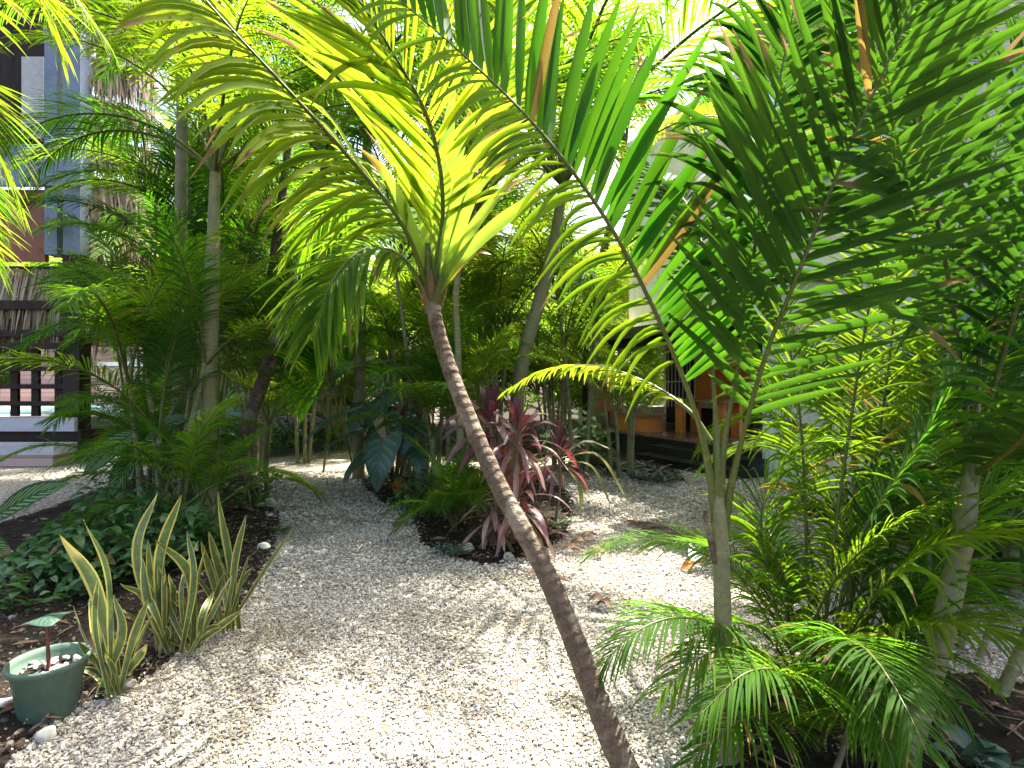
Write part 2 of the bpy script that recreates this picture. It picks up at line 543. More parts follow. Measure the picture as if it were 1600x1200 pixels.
PINK_DECK = plank_mat('weathered_pink_decking', (.37, .26, .22), (.5, .38, .33), .16, 1, .6)
CREAM = plain_mat('cream_render', (.60, .54, .42), (.80, .74, .62), 1.6, .8, .15, grain=(1.6, 1.6, .35))
WHITE = plain_mat('white_render', (.58, .57, .53), (.80, .80, .77), 1.6, .75, .15, grain=(1.6, 1.6, .35))
ORANGE = plain_mat('terracotta_paint', (.52, .17, .04), (.66, .25, .07), 3, .6, .15)
METAL_W = plain_mat('white_painted_bar', (.7, .7, .7), (.8, .8, .8), 5, .4, .05)
DARK_IN = plain_mat('dark_interior', (.012, .012, .014), (.03, .028, .03), 2, .7, .1)
CLOTH = plain_mat('pale_canvas', (.38, .37, .33), (.52, .51, .47), 9, .9, .3)
GREEN_POT = plain_mat('green_plastic', (.055, .10, .07), (.10, .15, .105), 6, .6, .2)
SHEATH = plain_mat('dry_palm_sheath', (.58, .56, .5), (.74, .72, .67), 9, .8, .3)
SKY_MIRROR = plain_mat('sky_mirror_pane', (.75, .78, .82), (.8, .84, .88), 1, .12, 0, metal=1.0)  # metallic mirror rather than glass, throws the sky back as bright patches
TEAL = plain_mat('teal_paint', (.18, .38, .36), (.25, .46, .44), 3, .5, .1)
SOIL = plain_mat('garden_soil', (.02, .015, .01), (.06, .045, .03), 9, .95, 1.0, .1, dist=.05)


def stone_mat(name, ramp, noisy=.3):
    k = NT(name)
    lr = k.attr('lr')
    nz = k.noise(40, 4, k.obj())
    f = k.math('ADD', lr, k.math('MULTIPLY', k.math('SUBTRACT', nz, .5), noisy))
    col = k.ramp(f, ramp)
    big = k.noise(1.1, 4, k.obj())
    col = k.mix(k.n('MapRange', i={0: big, 1: .5, 2: .68, 4: .6}).outputs[0], col, (.2, .165, .095))
    return k.done(k.princ(col, .85, .25, k.bump(nz, .4, .004)))


GRAVEL_ST = stone_mat('limestone_chips', [(0, (.19, .16, .115)), (.25, (.36, .325, .255)), (.6, (.50, .46, .38)), (.86, (.64, .60, .52)), (1, (.42, .29, .17))])
DIRTY_ST = stone_mat('soil_stained_stones', [(0, (.03, .023, .016)), (.5, (.075, .06, .045)), (.85, (.15, .125, .10)), (.97, (.34, .31, .26)), (1, (.4, .37, .32))])
ROCK = stone_mat('pale_rock', [(0, (.38, .36, .28)), (.5, (.5, .48, .4)), (1, (.6, .57, .5))], .8)


def gravel_sheet_mat():
    k = NT('gravel_bed')
    v = k.obj()
    v = k.n('VectorMath', operation='ADD', i={0: v, 1: k.n('VectorMath', operation='SCALE', i={0: k.n('TexNoise', i={'Vector': v, 'Scale': 30.0}).outputs[1], 'Scale': .012}).outputs[0]}).outputs[0]
    vo = k.n('TexVoronoi', i={'Vector': v, 'Scale': 36.0})
    sx = k.n('SeparateColor', i={0: vo.outputs['Color']})
    col = k.ramp(sx.outputs[0], [(0, (.14, .115, .085)), (.3, (.35, .31, .23)), (.7, (.49, .44, .34)), (1, (.63, .58, .47))])
    gap = k.n('MapRange', i={0: vo.outputs['Distance'], 1: .35, 2: .75}).outputs[0]
    col = k.mix(k.math('MULTIPLY', gap, .75), col, (.08, .065, .05))
    big = k.noise(1.1, 4, k.obj())
    col = k.mix(k.n('MapRange', i={0: big, 1: .5, 2: .68, 4: .6}).outputs[0], col, (.19, .155, .09))
    h = k.math('ADD', k.math('SUBTRACT', 1.0, vo.outputs['Distance']), k.math('MULTIPLY', sx.outputs[1], .5))
    return k.done(k.princ(col, .9, .2, k.bump(h, 1.0, .02)))


GRAVEL_BED = gravel_sheet_mat()


def water_mat():
    k = NT('pool_water')
    nz = k.noise(2.5, 3, k.obj())
    col = k.mix(nz, (.10, .50, .52), (.22, .66, .66))
    return k.done(k.princ(col, .06, .5, k.bump(nz, .2, .05)))


def thatch_mat():
    k = NT('dry_palm_thatch')
    lr, lt = k.attr('lr'), k.attr('lt')
    col = k.ramp(lr, [(0, (.16, .115, .065)), (.4, (.32, .25, .15)), (.8, (.46, .37, .24)), (1, (.56, .47, .33))])
    nz = k.noise(6, 4, k.obj())
    col = k.mix(k.math('MULTIPLY', nz, .5), col, (.1, .075, .05))
    p = k.princ(col, .85, .2)
    return k.done(k.n('MixShader', i={0: .15, 1: p, 2: k.n('BsdfTranslucent', i={0: col}).outputs[0]}).outputs[0])


THATCH = thatch_mat()

# ------------------------------------------------------------------ the ground
g = MB()
R = 260
nn = 24
xs = np.linspace(-R, R, nn)
X, Y = np.meshgrid(xs, xs)
i, j = np.meshgrid(np.arange(nn - 1), np.arange(nn - 1), indexing='ij')
b = i * nn + j
g.add(np.stack([X.ravel(), Y.ravel(), np.full(nn * nn, -.012)], 1), np.stack([b, b + 1, b + nn + 1, b + nn], -1).reshape(-1, 4))
tag(g.build('ground', SOIL), kind='structure')


def inside(px, py, poly):
    poly = np.asarray(poly)
    c = np.zeros(px.shape, bool)
    n = len(poly)
    for a in range(n):
        x1, y1 = poly[a]
        x2, y2 = poly[(a + 1) % n]
        m_ = ((y1 > py) != (y2 > py)) & (px < (x2 - x1) * (py - y1) / (y2 - y1 + 1e-12) + x1)
        c ^= m_
    return c


def edge_dist(px, py, poly):
    poly = np.asarray(poly)
    d = np.full(px.shape, 1e9)
    for a in range(len(poly)):
        p, q = poly[a], poly[(a + 1) % len(poly)]
        e = q - p
        t = np.clip(((px - p[0]) * e[0] + (py - p[1]) * e[1]) / (e @ e), 0, 1)
        d = np.minimum(d, np.hypot(px - p[0] - t * e[0], py - p[1] - t * e[1]))
    return d


def gp(*uv):
    return np.array([G(u, v)[:2] for u, v in uv])


GRAVEL = np.array([(-9.5, 13.8), (-9.5, 8.0), (-6.5, 5.5), (-3.0, 2.6), (-2.4, .3), (3.0, .3), (4.6, 2.0), (7.0, 4.0), (6.2, 6.2), (4.6, 8.8), (3.4, 11.0), (2.2, 12.0),
                   (.9, 11.2), (-.5, 10.5), (-2.5, 12.8), (-4.5, 15.2), (-6.2, 14.6)])
gm = MB()
st = .25
gx, gy = np.meshgrid(np.arange(-10, 7.6, st), np.arange(0, 16, st))
ok = inside(gx + st / 2, gy + st / 2, GRAVEL)
v4 = np.stack([np.stack([gx, gy], -1), np.stack([gx + st, gy], -1), np.stack([gx + st, gy + st], -1), np.stack([gx, gy + st], -1)], 2)[ok]
v4 = np.concatenate([v4, np.zeros(v4.shape[:2] + (1,))], -1).reshape(-1, 3)
gm.add(v4, np.arange(len(v4)).reshape(-1, 4))
tag(gm.build('gravel_path', GRAVEL_BED), kind='structure')

BEDS = {
    'left': np.concatenate([gp((-40, 1330), (25, 1185), (110, 1110), (205, 1085), (290, 1020), (370, 960), (425, 880), (440, 815), (415, 770), (400, 735), (385, 718), (300, 722), (170, 760), (60, 800), (-60, 835), (-300, 900)), [(-3.4, 2.4)]]),
    'island': gp((655, 850), (700, 872), (760, 885), (830, 872), (885, 845), (900, 800), (885, 765), (840, 745), (760, 735), (690, 728), (610, 730), (560, 752), (590, 785), (640, 800)),
    'right': np.array([(.74, 1.55), (.76, 2.05), (.86, 2.5), (1.1, 2.85), (1.6, 3.0), (2.3, 2.9), (3.1, 2.6), (4.0, 2.4), (3.8, 1.2), (1.8, .9), (.9, 1.1)]),
    'porch': gp((890, 720), (960, 742), (1030, 757), (1075, 752), (1060, 735), (1010, 715), (940, 700)),
    'side': np.array([(3.5, 5.3), (3.3, 6.3), (3.6, 7.2), (4.3, 6.9), (5.0, 5.6), (5.6, 4.6), (5.0, 4.2), (4.2, 4.5)]),
}
BEDZ = .045


def bed_height(px, py, poly):
    d = edge_dist(px, py, poly)
    return np.where(inside(px, py, poly), .006 + BEDZ * np.minimum(1, d / .25) ** .7, 0)


nz_ = rng.normal(size=4000)
for nm, poly in BEDS.items():
    m = MB()
    st = .05
    lo, hi = poly.min(0), poly.max(0)
    ax, ay = np.arange(lo[0], hi[0] + st, st), np.arange(lo[1], hi[1] + st, st)
    X, Y = np.meshgrid(ax, ay)
    Z = bed_height(X, Y, poly) + .012 * np.sin(X * 13 + np.cos(Y * 9) * 2) * np.cos(Y * 11) * (bed_height(X, Y, poly) > .03) + rng.normal(size=X.shape) * .004
    Z = np.maximum(Z, .003)
    ny, nx = X.shape
    i, j = np.meshgrid(np.arange(ny - 1), np.arange(nx - 1), indexing='ij')
    ok = inside(X[:-1, :-1] + st / 2, Y[:-1, :-1] + st / 2, poly)
    b = (i * nx + j)[ok]
    m.add(np.stack([X, Y, Z], -1).reshape(-1, 3), np.stack([b, b + 1, b + nx + 1, b + nx], -1))
    tag(m.build('planting_bed_soil', SOIL), kind='structure')

# loose stones lying on the path, thick near the camera
ico = bmesh.new()
bmesh.ops.create_icosphere(ico, subdivisions=1, radius=1)
IV = np.array([q.co[:] for q in ico.verts])
IF = np.array([[w_.index for w_ in q.verts] for q in ico.faces])
ico.free()
TEMPL = []
for q in range(10):
    v = IV * (1 + .16 * rng.normal(size=(len(IV), 1)))
    for d in nrm(rng.normal(size=(4, 3))):
        h = v @ d
        v = v - np.maximum(h - .6, 0)[:, None] * d
    TEMPL.append(v * np.array([1, .78, .55]))


def scatter_stones(mb, P, size, r):
    n = len(P)
    tpl = r.integers(0, len(TEMPL), n)
    V = np.stack(TEMPL)[tpl] * size[:, None, None] * (1 + .25 * r.normal(size=(n, 1, 3)))
    ax = nrm(r.normal(size=(n, 3)) * np.array([1, 1, .2]))
    an = r.normal(size=n) * .45
    K = np.zeros((n, 3, 3))
    K[:, 0, 1], K[:, 0, 2], K[:, 1, 0], K[:, 1, 2], K[:, 2, 0], K[:, 2, 1] = -ax[:, 2], ax[:, 1], ax[:, 2], -ax[:, 0], -ax[:, 1], ax[:, 0]
    Rm = np.eye(3) + np.sin(an)[:, None, None] * K + (1 - np.cos(an))[:, None, None] * (K @ K)
    a = r.random(n) * 6.283
    Z = np.zeros((n, 3, 3))
    Z[:, 0, 0] = Z[:, 1, 1] = np.cos(a)
    Z[:, 0, 1], Z[:, 1, 0], Z[:, 2, 2] = -np.sin(a), np.sin(a), 1
    V = np.einsum('nij,nvj->nvi', Z @ Rm, V) + P[:, None]
    at = np.zeros(V.shape)
    at[..., 0] = r.random(n)[:, None]
    f = (np.arange(n) * V.shape[1])[:, None, None] + IF[None]
    mb.add(V.reshape(-1, 3), f.reshape(-1, 3), at, smooth=False)


def on_path(P, rim=.03):
    ok_ = inside(P[:, 0], P[:, 1], GRAVEL)
    for poly in BEDS.values():
        ins = inside(P[:, 0], P[:, 1], poly)
        ok_ &= ~(ins & (edge_dist(P[:, 0], P[:, 1], poly) > rim + .11 * np.abs(rng.normal(size=len(P)))))
    return ok_


sm_ = MB()
for (d0, d1, n, s0) in ((1.55, 2.6, 62000, .0066), (2.6, 4.0, 100000, .0072), (4.0, 6.0, 84000, .0092), (6.0, 9.5, 42000, .0145)):
    dd = np.sqrt(rng.random(n) * (d1 * d1 - d0 * d0) + d0 * d0)
    uu = rng.random(n) * 2.0 - 1.0
    P = np.stack([uu * dd * (.98 if d0 < 5 else .75), dd, np.zeros(n)], 1)
    P = P[on_path(P)]
    sz = s0 * np.exp(rng.normal(size=len(P)) * .3)
    P[:, 2] = sz * .35 + rng.random(len(P)) * .009
    scatter_stones(sm_, P, sz, rng)
tag(sm_.build('gravel_stones', GRAVEL_ST), kind='stuff')
lb_ = BEDS['left']
P = rng.random((30000, 2)) * np.array([3.6, 4.2]) + np.array([-4.4, 2.2])
P = P[inside(P[:, 0], P[:, 1], lb_)][:7500]
ib_ = BEDS['island']
Q = rng.random((14000, 2)) * (ib_.max(0) - ib_.min(0)) + ib_.min(0)
P = np.concatenate([P, Q[inside(Q[:, 0], Q[:, 1], ib_)][:5000]])
P = np.concatenate([P, np.full((len(P), 1), BEDZ + .004)], 1)
ds_ = MB()
scatter_stones(ds_, P, .0095 * np.exp(rng.normal(size=len(P)) * .5), rng)
tag(ds_.build('dirty_gravel', DIRTY_ST), kind='stuff')

# dry litter on the beds and thinly on the path
lm = MB()


def litter(mb, P, r, s0, s1, z=0.02):
    for p in P:
        L = r.uniform(s0, s1)
        a = r.random() * 6.28
        d = np.array([math.cos(a), math.sin(a), 0])
        q = np.array([p[0], p[1], z + r.random() * .02])
        blade(mb, [q, q + d * L * .5 + np.array([0, 0, .02 * r.random()]), q + d * L + np.array([0, 0, .015 * r.random()])], L * r.uniform(.12, .4), up=(.3 * r.normal(), .3 * r.normal(), 1), prof=OVAL, nc=2, seg=4, fold=r.normal() * .4, r=r)


for nm, n in (('left', 620), ('island', 300), ('right', 380), ('porch', 30), ('side', 60)):
    poly = BEDS[nm]
    lo, hi = poly.min(0), poly.max(0)
    P = rng.random((n * 3, 2)) * (hi - lo) + lo
    P = P[inside(P[:, 0], P[:, 1], poly)][:n]
    litter(lm, P, rng, .03, .13, .045)
P = np.stack([rng.uniform(-2.2, 1.6, 170), rng.uniform(1.9, 8, 170)], 1)
litter(lm, P, rng, .015, .06, .018)
tag(lm.build('leaf_litter', LEAF['brown']), kind='stuff')
lm2 = MB()
for p, n in ((G(180, 1095), 30), (G(262, 1035), 35), (G(230, 1060), 25)):    # thin straw and twigs by the snake plants
    for q in range(n):
        a = rng.random() * 6.28
        o_ = p + np.append(rng.normal(size=2) * .13, .03 + rng.random() * .02)
        e_ = o_ + np.array([math.cos(a), math.sin(a), rng.normal() * .1]) * rng.uniform(.04, .16)
        tube(lm2, [o_, e_], [.0022, .0012], n=4, seg=2, cap=False)
for q in range(110):
    poly = BEDS['right']
    o_ = np.array([rng.uniform(.8, 3.2), rng.uniform(1.2, 2.9), .06])
    a = rng.random() * 6.28
    e_ = o_ + np.array([math.cos(a), math.sin(a), rng.normal() * .15]) * rng.uniform(.08, .35)
    tube(lm2, [o_, e_], [.004, .002], n=4, seg=2, cap=False)
tag(lm2.build('twig_litter', STEM['thin']), kind='stuff')

# ------------------------------------------------------------------ the low house with its open porch, on the right
HA, HE = np.array([2.0, 13.5]), nrm(np.array([.42, -.907]))
HN = np.array([HE[1], -HE[0]])            # outward, towards the path
HROT = math.atan2(HE[1], HE[0])


def H(s, o, z):
    p = HA + HE * s + HN * o
    return np.array([p[0], p[1], z])


def hbox(mb, s0, s1, o0, o1, z0, z1, m=0):
    box(mb, H((s0 + s1) / 2, (o0 + o1) / 2, (z0 + z1) / 2), (s1 - s0, abs(o1 - o0), z1 - z0), HROT, m)


house = thing('porch_house', (*(HA + HE * 2.4), 0), 'low house with open dark wood porch and white render wall behind the right hand palms', 'house')


def hpart(name, mat, boxes, parent=house):
    m = MB()
    for bx in boxes:
        hbox(m, *bx)
    return m.build(name, mat, parent)


hpart('porch_floor', FLOOR_WOOD, [(-.6, 4.9, -2.6, .02, .40, .45)])
hpart('porch_base', BLACK_TRIM, [(-.6, 4.9, -2.58, 0, 0, .397)])
for k_, (o0, z1) in enumerate(((.02, .30), (.36, .15))):
    stp = hpart('step', BLACK_TRIM, [(2.55, 5.0, o0, o0 + .36, 0, z1 - .03)])
    hpart('tread', BLACK_TRIM, [(2.52, 5.03, o0 - .0, o0 + .39, z1 - .027, z1)], stp)
bw = hpart('back_wall', CREAM, [(-.6, 3.3, -2.75, -2.6, .4, 2.52), (4.5, 4.9, -2.75, -2.6, .4, 2.52)])
hpart('dark_doorway', DARK_IN, [(-.45, .55, -2.597, -2.56, .46, 2.45)], bw)
hpart('window_bars', METAL_W, [(q, q + .018, -2.54, -2.52, .9, 2.4) for q in (-.34, -.2, -.06, .08, .22, .36, .47)] + [(-.4, .52, -2.519, -2.50, 1.55, 1.58)], bw)
hpart('end_wall', CREAM, [(-.75, -.6, -2.75, .0, .0, .9)])
for s_ in (-.5, 4.78):
    hpart('porch_post', BLACK_TRIM, [(s_ - .09, s_ + .09, -.2, -.02, .451, 2.3)])
hpart('porch_beam', BLACK_TRIM, [(-.8, 4.95, -.22, 0.0, 2.301, 2.5)])
rf = hpart('porch_roof', CREAM, [(-1.1, 5.0, -2.9, .45, 2.52, 2.62)])
hpart('fascia', BLACK_TRIM, [(-1.1, 5.0, .451, .48, 2.47, 2.66)], rf)
hpart('side_wall', WHITE, [(4.9, 12.5, -3.4, .0, 0, 3.1)])
hpart('upper_wall', CREAM, [(1.2, 12.5, -3.4, -.12, 2.63, 6.7)])
hpart('gutter', TEAL, [(5.05, 12.6, .001, .13, 3.0, 3.12)])
hpart('ledge', WHITE, [(5.02, 12.55, -.119, .16, 3.121, 3.2)])
hpart('roof_edge', WHITE, [(1.0, 5.0, -3.5, .0, 6.701, 6.82)])
hpart('roof_eave', CREAM, [(5.0, 12.7, -3.5, 1.0, 6.701, 6.83)])
for wbox, panes in (((4.4, 6.5, -.119, -.06, 4.5, 6.3), ((4.48, 5.42, -.059, -.05, 4.58, 6.22), (5.48, 6.42, -.059, -.05, 4.58, 6.22))),
                    ((8.2, 10.2, -.119, -.06, 4.0, 5.3), ((8.28, 9.16, -.059, -.05, 4.08, 5.22), (9.24, 10.12, -.059, -.05, 4.08, 5.22)))):
    uw = hpart('window', TEAL, [wbox])
    for q in panes:
        hpart('pane', SKY_MIRROR, [q], uw)  # mirror panes added to give bright sky patches on the upper wall
wf = hpart('window', TEAL, [(7.6, 9.0, .031, .08, 1.0, 2.3)])
for q in ((7.67, 8.29, .081, .09, 1.07, 2.23), (8.33, 8.93, .081, .09, 1.07, 2.23)):
    hpart('pane', DARK_IN, [q], wf)

t = thing('porch_table', H(2.5, -1.1, .45), 'wooden table with orange legs standing on the porch floor', 'table')
hpart('tabletop', WOOD_TABLE, [(1.75, 3.35, -1.5, -.75, 1.13, 1.18)], t)
for a_, b_ in ((1.95, -1.35), (3.1, -1.35), (1.95, -.92), (3.1, -.92)):
    hpart('leg', ORANGE, [(a_ - .11, a_ + .11, b_ - .05, b_ + .05, .451, 1.128)], t)
t = thing('porch_sofa', H(1.6, -2.2, .45), 'orange backed built-in sofa against the cream porch wall', 'sofa')
hpart('seat', WOOD_DARK, [(.75, 3.2, -2.5, -1.85, .451, .95)], t)
hpart('backrest', ORANGE, [(.75, 3.2, -2.58, -2.46, 1.0, 1.9)], t)
hpart('cushion', CLOTH, [(.8, 3.15, -2.45, -1.88, .951, 1.06)], t)
t = thing('porch_bench', H(.9, -.45, .45), 'low orange bench with pale wooden seat at the porch edge', 'bench')
hpart('base', ORANGE, [(.5, 1.7, -.65, -.25, .451, .78)], t)
hpart('seat', WOOD_TABLE, [(.44, 1.76, -.7, -.2, .781, .84)], t)
t = thing('garden_chair', H(-.25, -.5, .45), 'orange high-backed chair at the left end of the porch', 'chair')
hpart('backrest', ORANGE, [(-.5, -.44, -.75, -.3, .9, 1.45)], t)
hpart('seat', ORANGE, [(-.5, .05, -.75, -.3, .82, .88)], t)
for a_, b_ in ((-.45, -.7), (-.45, -.35), (0, -.7), (0, -.35)):
    hpart('leg', WOOD_RED, [(a_ - .03, a_ + .03, b_ - .03, b_ + .03, .451, .819)], t)

# ------------------------------------------------------------------ the thatched pavilion, on the left
PY = 10.8


def px(u, d=PY):
    return (u - 800) / FPX * d


def pz(v, d=PY):
    return EYE - (v - 600) / FPX * d


pav = thing('thatched_pavilion', (-10.2, PY + 1, 0), 'two-storey thatched pavilion with blue grey posts and slatted railing at left edge', 'building')


def ppart(name, mat, boxes, parent=pav):
    m = MB()
    for x0, x1, y0, y1, z0, z1 in boxes:
        box(m, ((x0 + x1) / 2, (y0 + y1) / 2, (z0 + z1) / 2), (x1 - x0, y1 - y0, z1 - z0))
    return m.build(name, mat, parent)


XR = px(124)
ppart('deck', WOOD_DARK, [(-14, XR + .1, PY - .1, PY + 3, .02, .62)])
ppart('deck_edge_board', GREY_BOARD, [(-14, XR + .05, PY - .19, PY - .102, .60, .86)])
ppart('step', GREY_BOARD, [(-14, XR + .12, PY - .75, PY - .195, .22, .40)])
ppart('riser', PINK_WOOD, [(-14, XR + .06, PY - .7, PY - .195, .0, .217)])
ppart('post', WOOD_DARK, [(XR - .33, XR, PY, PY + .3, .625, 4.0)])
ppart('post', WOOD_DARK, [(-13.4, -13.1, PY, PY + .3, .625, 4.0)])
ppart('post', WOOD_DARK, [(XR - .33, XR, PY + 2.6, PY + 2.9, .625, 4.0)])
ppart('post', BLUE_GREY, [(XR - .30, XR + .03, PY - .02, PY + .28, 4.002, 9.6)])
ppart('post', BLUE_GREY, [(XR - .66, XR - .42, PY - .02, PY + .28, 4.002, 9.6)])
ppart('beam', BLUE_GREY, [(-14, XR + .1, PY - .1, PY - .022, 5.3, 6.1)])
ppart('beam', WOOD_DARK, [(-14, XR - .332, PY + .02, PY + .2, 2.42, 2.55)])
ppart('beam', WOOD_DARK, [(-14, XR - .332, PY + .02, PY + .2, 2.95, 3.12)])
ppart('wall_panel', WOOD_RED, [(-14, XR - .75, PY + .1, PY + .2, 3.9, 5.29)])
ppart('wall_panel', WOOD_DARK, [(-14, XR - .73, PY + .2, PY + .3, 6.11, 9.6)])
ppart('curtain', CLOTH, [(px(25), px(60), PY + .12, PY + .16, 6.3, 7.9)])
rl = ppart('railing', WOOD_DARK, [(-14, XR - .34, PY + .05, PY + .14, 2.18, 2.30)])
for z_ in (1.98, 1.80, 1.45, 1.12):
    ppart('rail', WOOD_DARK, [(-14, XR - .34, PY + .06, PY + .13, z_ - .045, z_ + .045)], rl)
for u_ in (-60, -22, 12, 45, 82):
    ppart('baluster', WOOD_DARK, [(px(u_) - .07, px(u_) + .07, PY + .132, PY + .2, .87, 2.17)], rl)


def thatch(mb, p0, p1, z, drop, n, lean=.12, r=rng):
    p0, p1 = np.asarray(p0), np.asarray(p1)
    dirv = nrm(p1 - p0)
    nor = np.array([dirv[1], -dirv[0], 0])
    for q in range(n):
        a = p0 + (p1 - p0) * r.random()
        L = drop * r.uniform(.65, 1.15)
        top = np.array([a[0], a[1], z + r.normal() * .03]) + nor * r.uniform(-.04, .06)
        bot = top + np.array([r.normal() * .07, r.normal() * .05, -L]) + nor * (lean * L + r.uniform(0, .06))
        blade(mb, [top, (top + bot) / 2 + nor * .02, bot], r.uniform(.02, .06), up=nor, prof=((0, .7), (.5, 1), (.85, .6), (1, .1)), nc=1, seg=3, fold=0, r=r)


m = MB()
for zz in (9.2, 8.4, 7.6, 6.8, 6.0, 5.2, 4.4, 3.7):
    thatch(m, (XR - .25, PY + .32, 0), (XR + .75, PY + 1.1, 0), zz + .45, .9, 280, .3)
m.build('thatch_wall', THATCH, pav)
m = MB()
thatch(m, (-13.8, PY + .3, 0), (XR + .4, PY + .3, 0), 3.75, 1.3, 620)
thatch(m, (-13.8, PY + .5, 0), (XR + .4, PY + .5, 0), 3.2, 1.15, 520)
thatch(m, (-13.8, PY + 2.7, 0), (XR + .3, PY + 2.7, 0), 3.3, 1.0, 300)
m.build('thatch_fringe', THATCH, pav)
m = MB()
box(m, (-10.9, PY + 1.7, 3.82), (5.9, 2.7, .06))
m.build('ceiling', WOOD_DARK, pav)
for zz in (8.6, 7.7, 6.8, 5.95, 5.1):
    m = MB()
    tube(m, [(XR + .02, PY + .43, zz), (XR + .8, PY + 1.13, zz)], [.045, .04], n=6, seg=4)
    m.build('pole', WOOD_DARK, pav)

# pool terrace beyond the pavilion
m = MB()
box(m, (-11, 19, .35), (16, 11.4, .74))
tag(m.build('pool_terrace', PINK_DECK), kind='structure')
m = MB()
box(m, (-10.6, 16.9, .745), (7.4, 5.0, .05))
tag(m.build('pool_water', water_mat()), kind='structure')
t = thing('terrace_wall', (-13, 21.5, .7), 'stepped wall of weathered pinkish boards beyond the pool', 'wall')
for k_, (y_, z0, z1) in enumerate(((20.6, .72, 1.45), (21.4, .72, 2.15), (22.2, .72, 3.0))):
    m = MB()
    box(m, (-12, y_, (z0 + z1) / 2), (13, .78, z1 - z0))
    m.build('board_face', PINK_WOOD, t)
t = thing('pool_lounger', (-14.6, 21.4, 2.15), 'pale cushioned lounger lying on the stepped boards by the pool', 'lounger')
m = MB()
box(m, (-14.6, 21.3, 2.25), (2.0, .6, .16))
m.build('mattress', SHEATH, t)
m = MB()
box(m, (-14.0, 21.3, 2.48), (.9, .58, .14), tilt=('Y', RAD(-32)))
m.build('backrest', CLOTH, t)
m = MB()
for a_, b_ in ((-15.5, 21.1), (-15.5, 21.5), (-13.8, 21.1), (-13.8, 21.5)):
    box(m, (a_, b_, 2.16), (.06, .06, .03))
box(m, (-14.6, 21.3, 2.167), (1.9, .5, .004))
m.build('frame', WOOD_DARK, t)


# ------------------------------------------------------------------ the near palms
def hero_frond(root, pts, leaf='areca', stem='petiole', r0=.009, seed=0, label=None, clasp=0.0, **kw):
    r = np.random.default_rng(seed)
    P = [W(*p) for p in pts]
    m = MB()
    frond(m, P, r=r, **kw)
    f = m.build('frond', LEAF[leaf], root)
    m = MB()
    rachis(m, P, r0, .002, n=8, seg=48, clasp=clasp)
    m.build('rachis', STEM[stem], f)
    if label:
        f['label'] = label
    return f


# slender leaning palm in the middle of the path
lean_pts = [W(1012, 1290, 1.96), W(955, 1150, 2.02), W(860, 910, 2.15), W(780, 760, 2.3), W(715, 610, 2.45), W(684, 515, 2.55), W(674, 455, 2.6)]
lean_pts[0][2] = -.03
base = lean_pts[0].copy()
base[2] = 0
lp = thing('leaning_palm', base, 'slender palm with brown ringed trunk leaning left across the gravel path', 'palm tree')
m = MB()
tube(m, lean_pts, [.054, .046, .042, .038, .036, .035, .032], n=14, seg=120, wob=.035)
m.build('trunk', STEM['brown'], lp)
m = MB()
for k_, (a_, b_) in enumerate((((676, 470, 2.6), (690, 380, 2.55)), ((672, 468, 2.59), (668, 380, 2.56)), ((680, 470, 2.58), (706, 400, 2.53)))):
    tube(m, [W(*a_), W(*b_)], [.032, .012], n=8, seg=8)
m.build('crownshaft', STEM['petiole'], lp)
CAMV = (0, -1, .25)
for q in range(9):
    m = MB()
    a_ = q * 2.4
    o_ = W(675, 470 + q * 3, 2.6) + np.array([math.cos(a_), math.sin(a_), 0]) * .032
    blade(m, [o_, o_ + np.array([math.cos(a_) * .02, math.sin(a_) * .02, .05]), o_ + np.array([math.cos(a_) * .045, math.sin(a_) * .045, .09 + .03 * (q % 3)])], .045, up=(math.cos(a_), math.sin(a_), .1), prof=((0, 1), (.4, .8), (.8, .35), (1, .08)), nc=2, fold=-.4, seg=6)
    m.build('leaf_base', LEAF['brown'], lp)
CA = [(674, 460, 2.6), (692, 330, 2.5), (674, 200, 2.3), (606, 70, 2.0), (520, -60, 1.75)]
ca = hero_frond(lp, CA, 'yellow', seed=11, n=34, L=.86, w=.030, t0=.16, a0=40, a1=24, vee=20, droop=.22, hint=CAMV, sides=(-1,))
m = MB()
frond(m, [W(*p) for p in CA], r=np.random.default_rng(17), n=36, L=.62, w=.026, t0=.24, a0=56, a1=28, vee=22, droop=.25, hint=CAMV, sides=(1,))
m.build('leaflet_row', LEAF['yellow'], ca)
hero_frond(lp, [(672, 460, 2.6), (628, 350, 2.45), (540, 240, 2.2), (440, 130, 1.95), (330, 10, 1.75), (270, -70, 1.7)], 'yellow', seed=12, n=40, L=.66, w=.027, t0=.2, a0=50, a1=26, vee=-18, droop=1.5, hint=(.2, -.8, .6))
hero_frond(lp, [(670, 462, 2.6), (625, 400, 2.5), (570, 390, 2.4), (520, 440, 2.3), (490, 520, 2.25)], 'areca', seed=13, n=50, L=.5, w=.026, t0=.2, a0=62, a1=28, vee=6, droop=1.5, hint=(0, -.5, .8))
hero_frond(lp, [(672, 462, 2.6), (650, 380, 2.75), (600, 320, 3.0), (530, 320, 3.2), (470, 390, 3.3)], 'areca', seed=14, n=52, L=.58, w=.03, t0=.2, a0=60, a1=28, vee=10, droop=1.2)
hero_frond(lp, [(676, 460, 2.6), (715, 330, 2.75), (760, 210, 3.0), (790, 90, 3.1), (780, -60, 3.2)], 'areca', seed=15, n=42, L=.62, w=.028, t0=.25, a0=52, a1=28, vee=20, droop=.5, hint=CAMV)
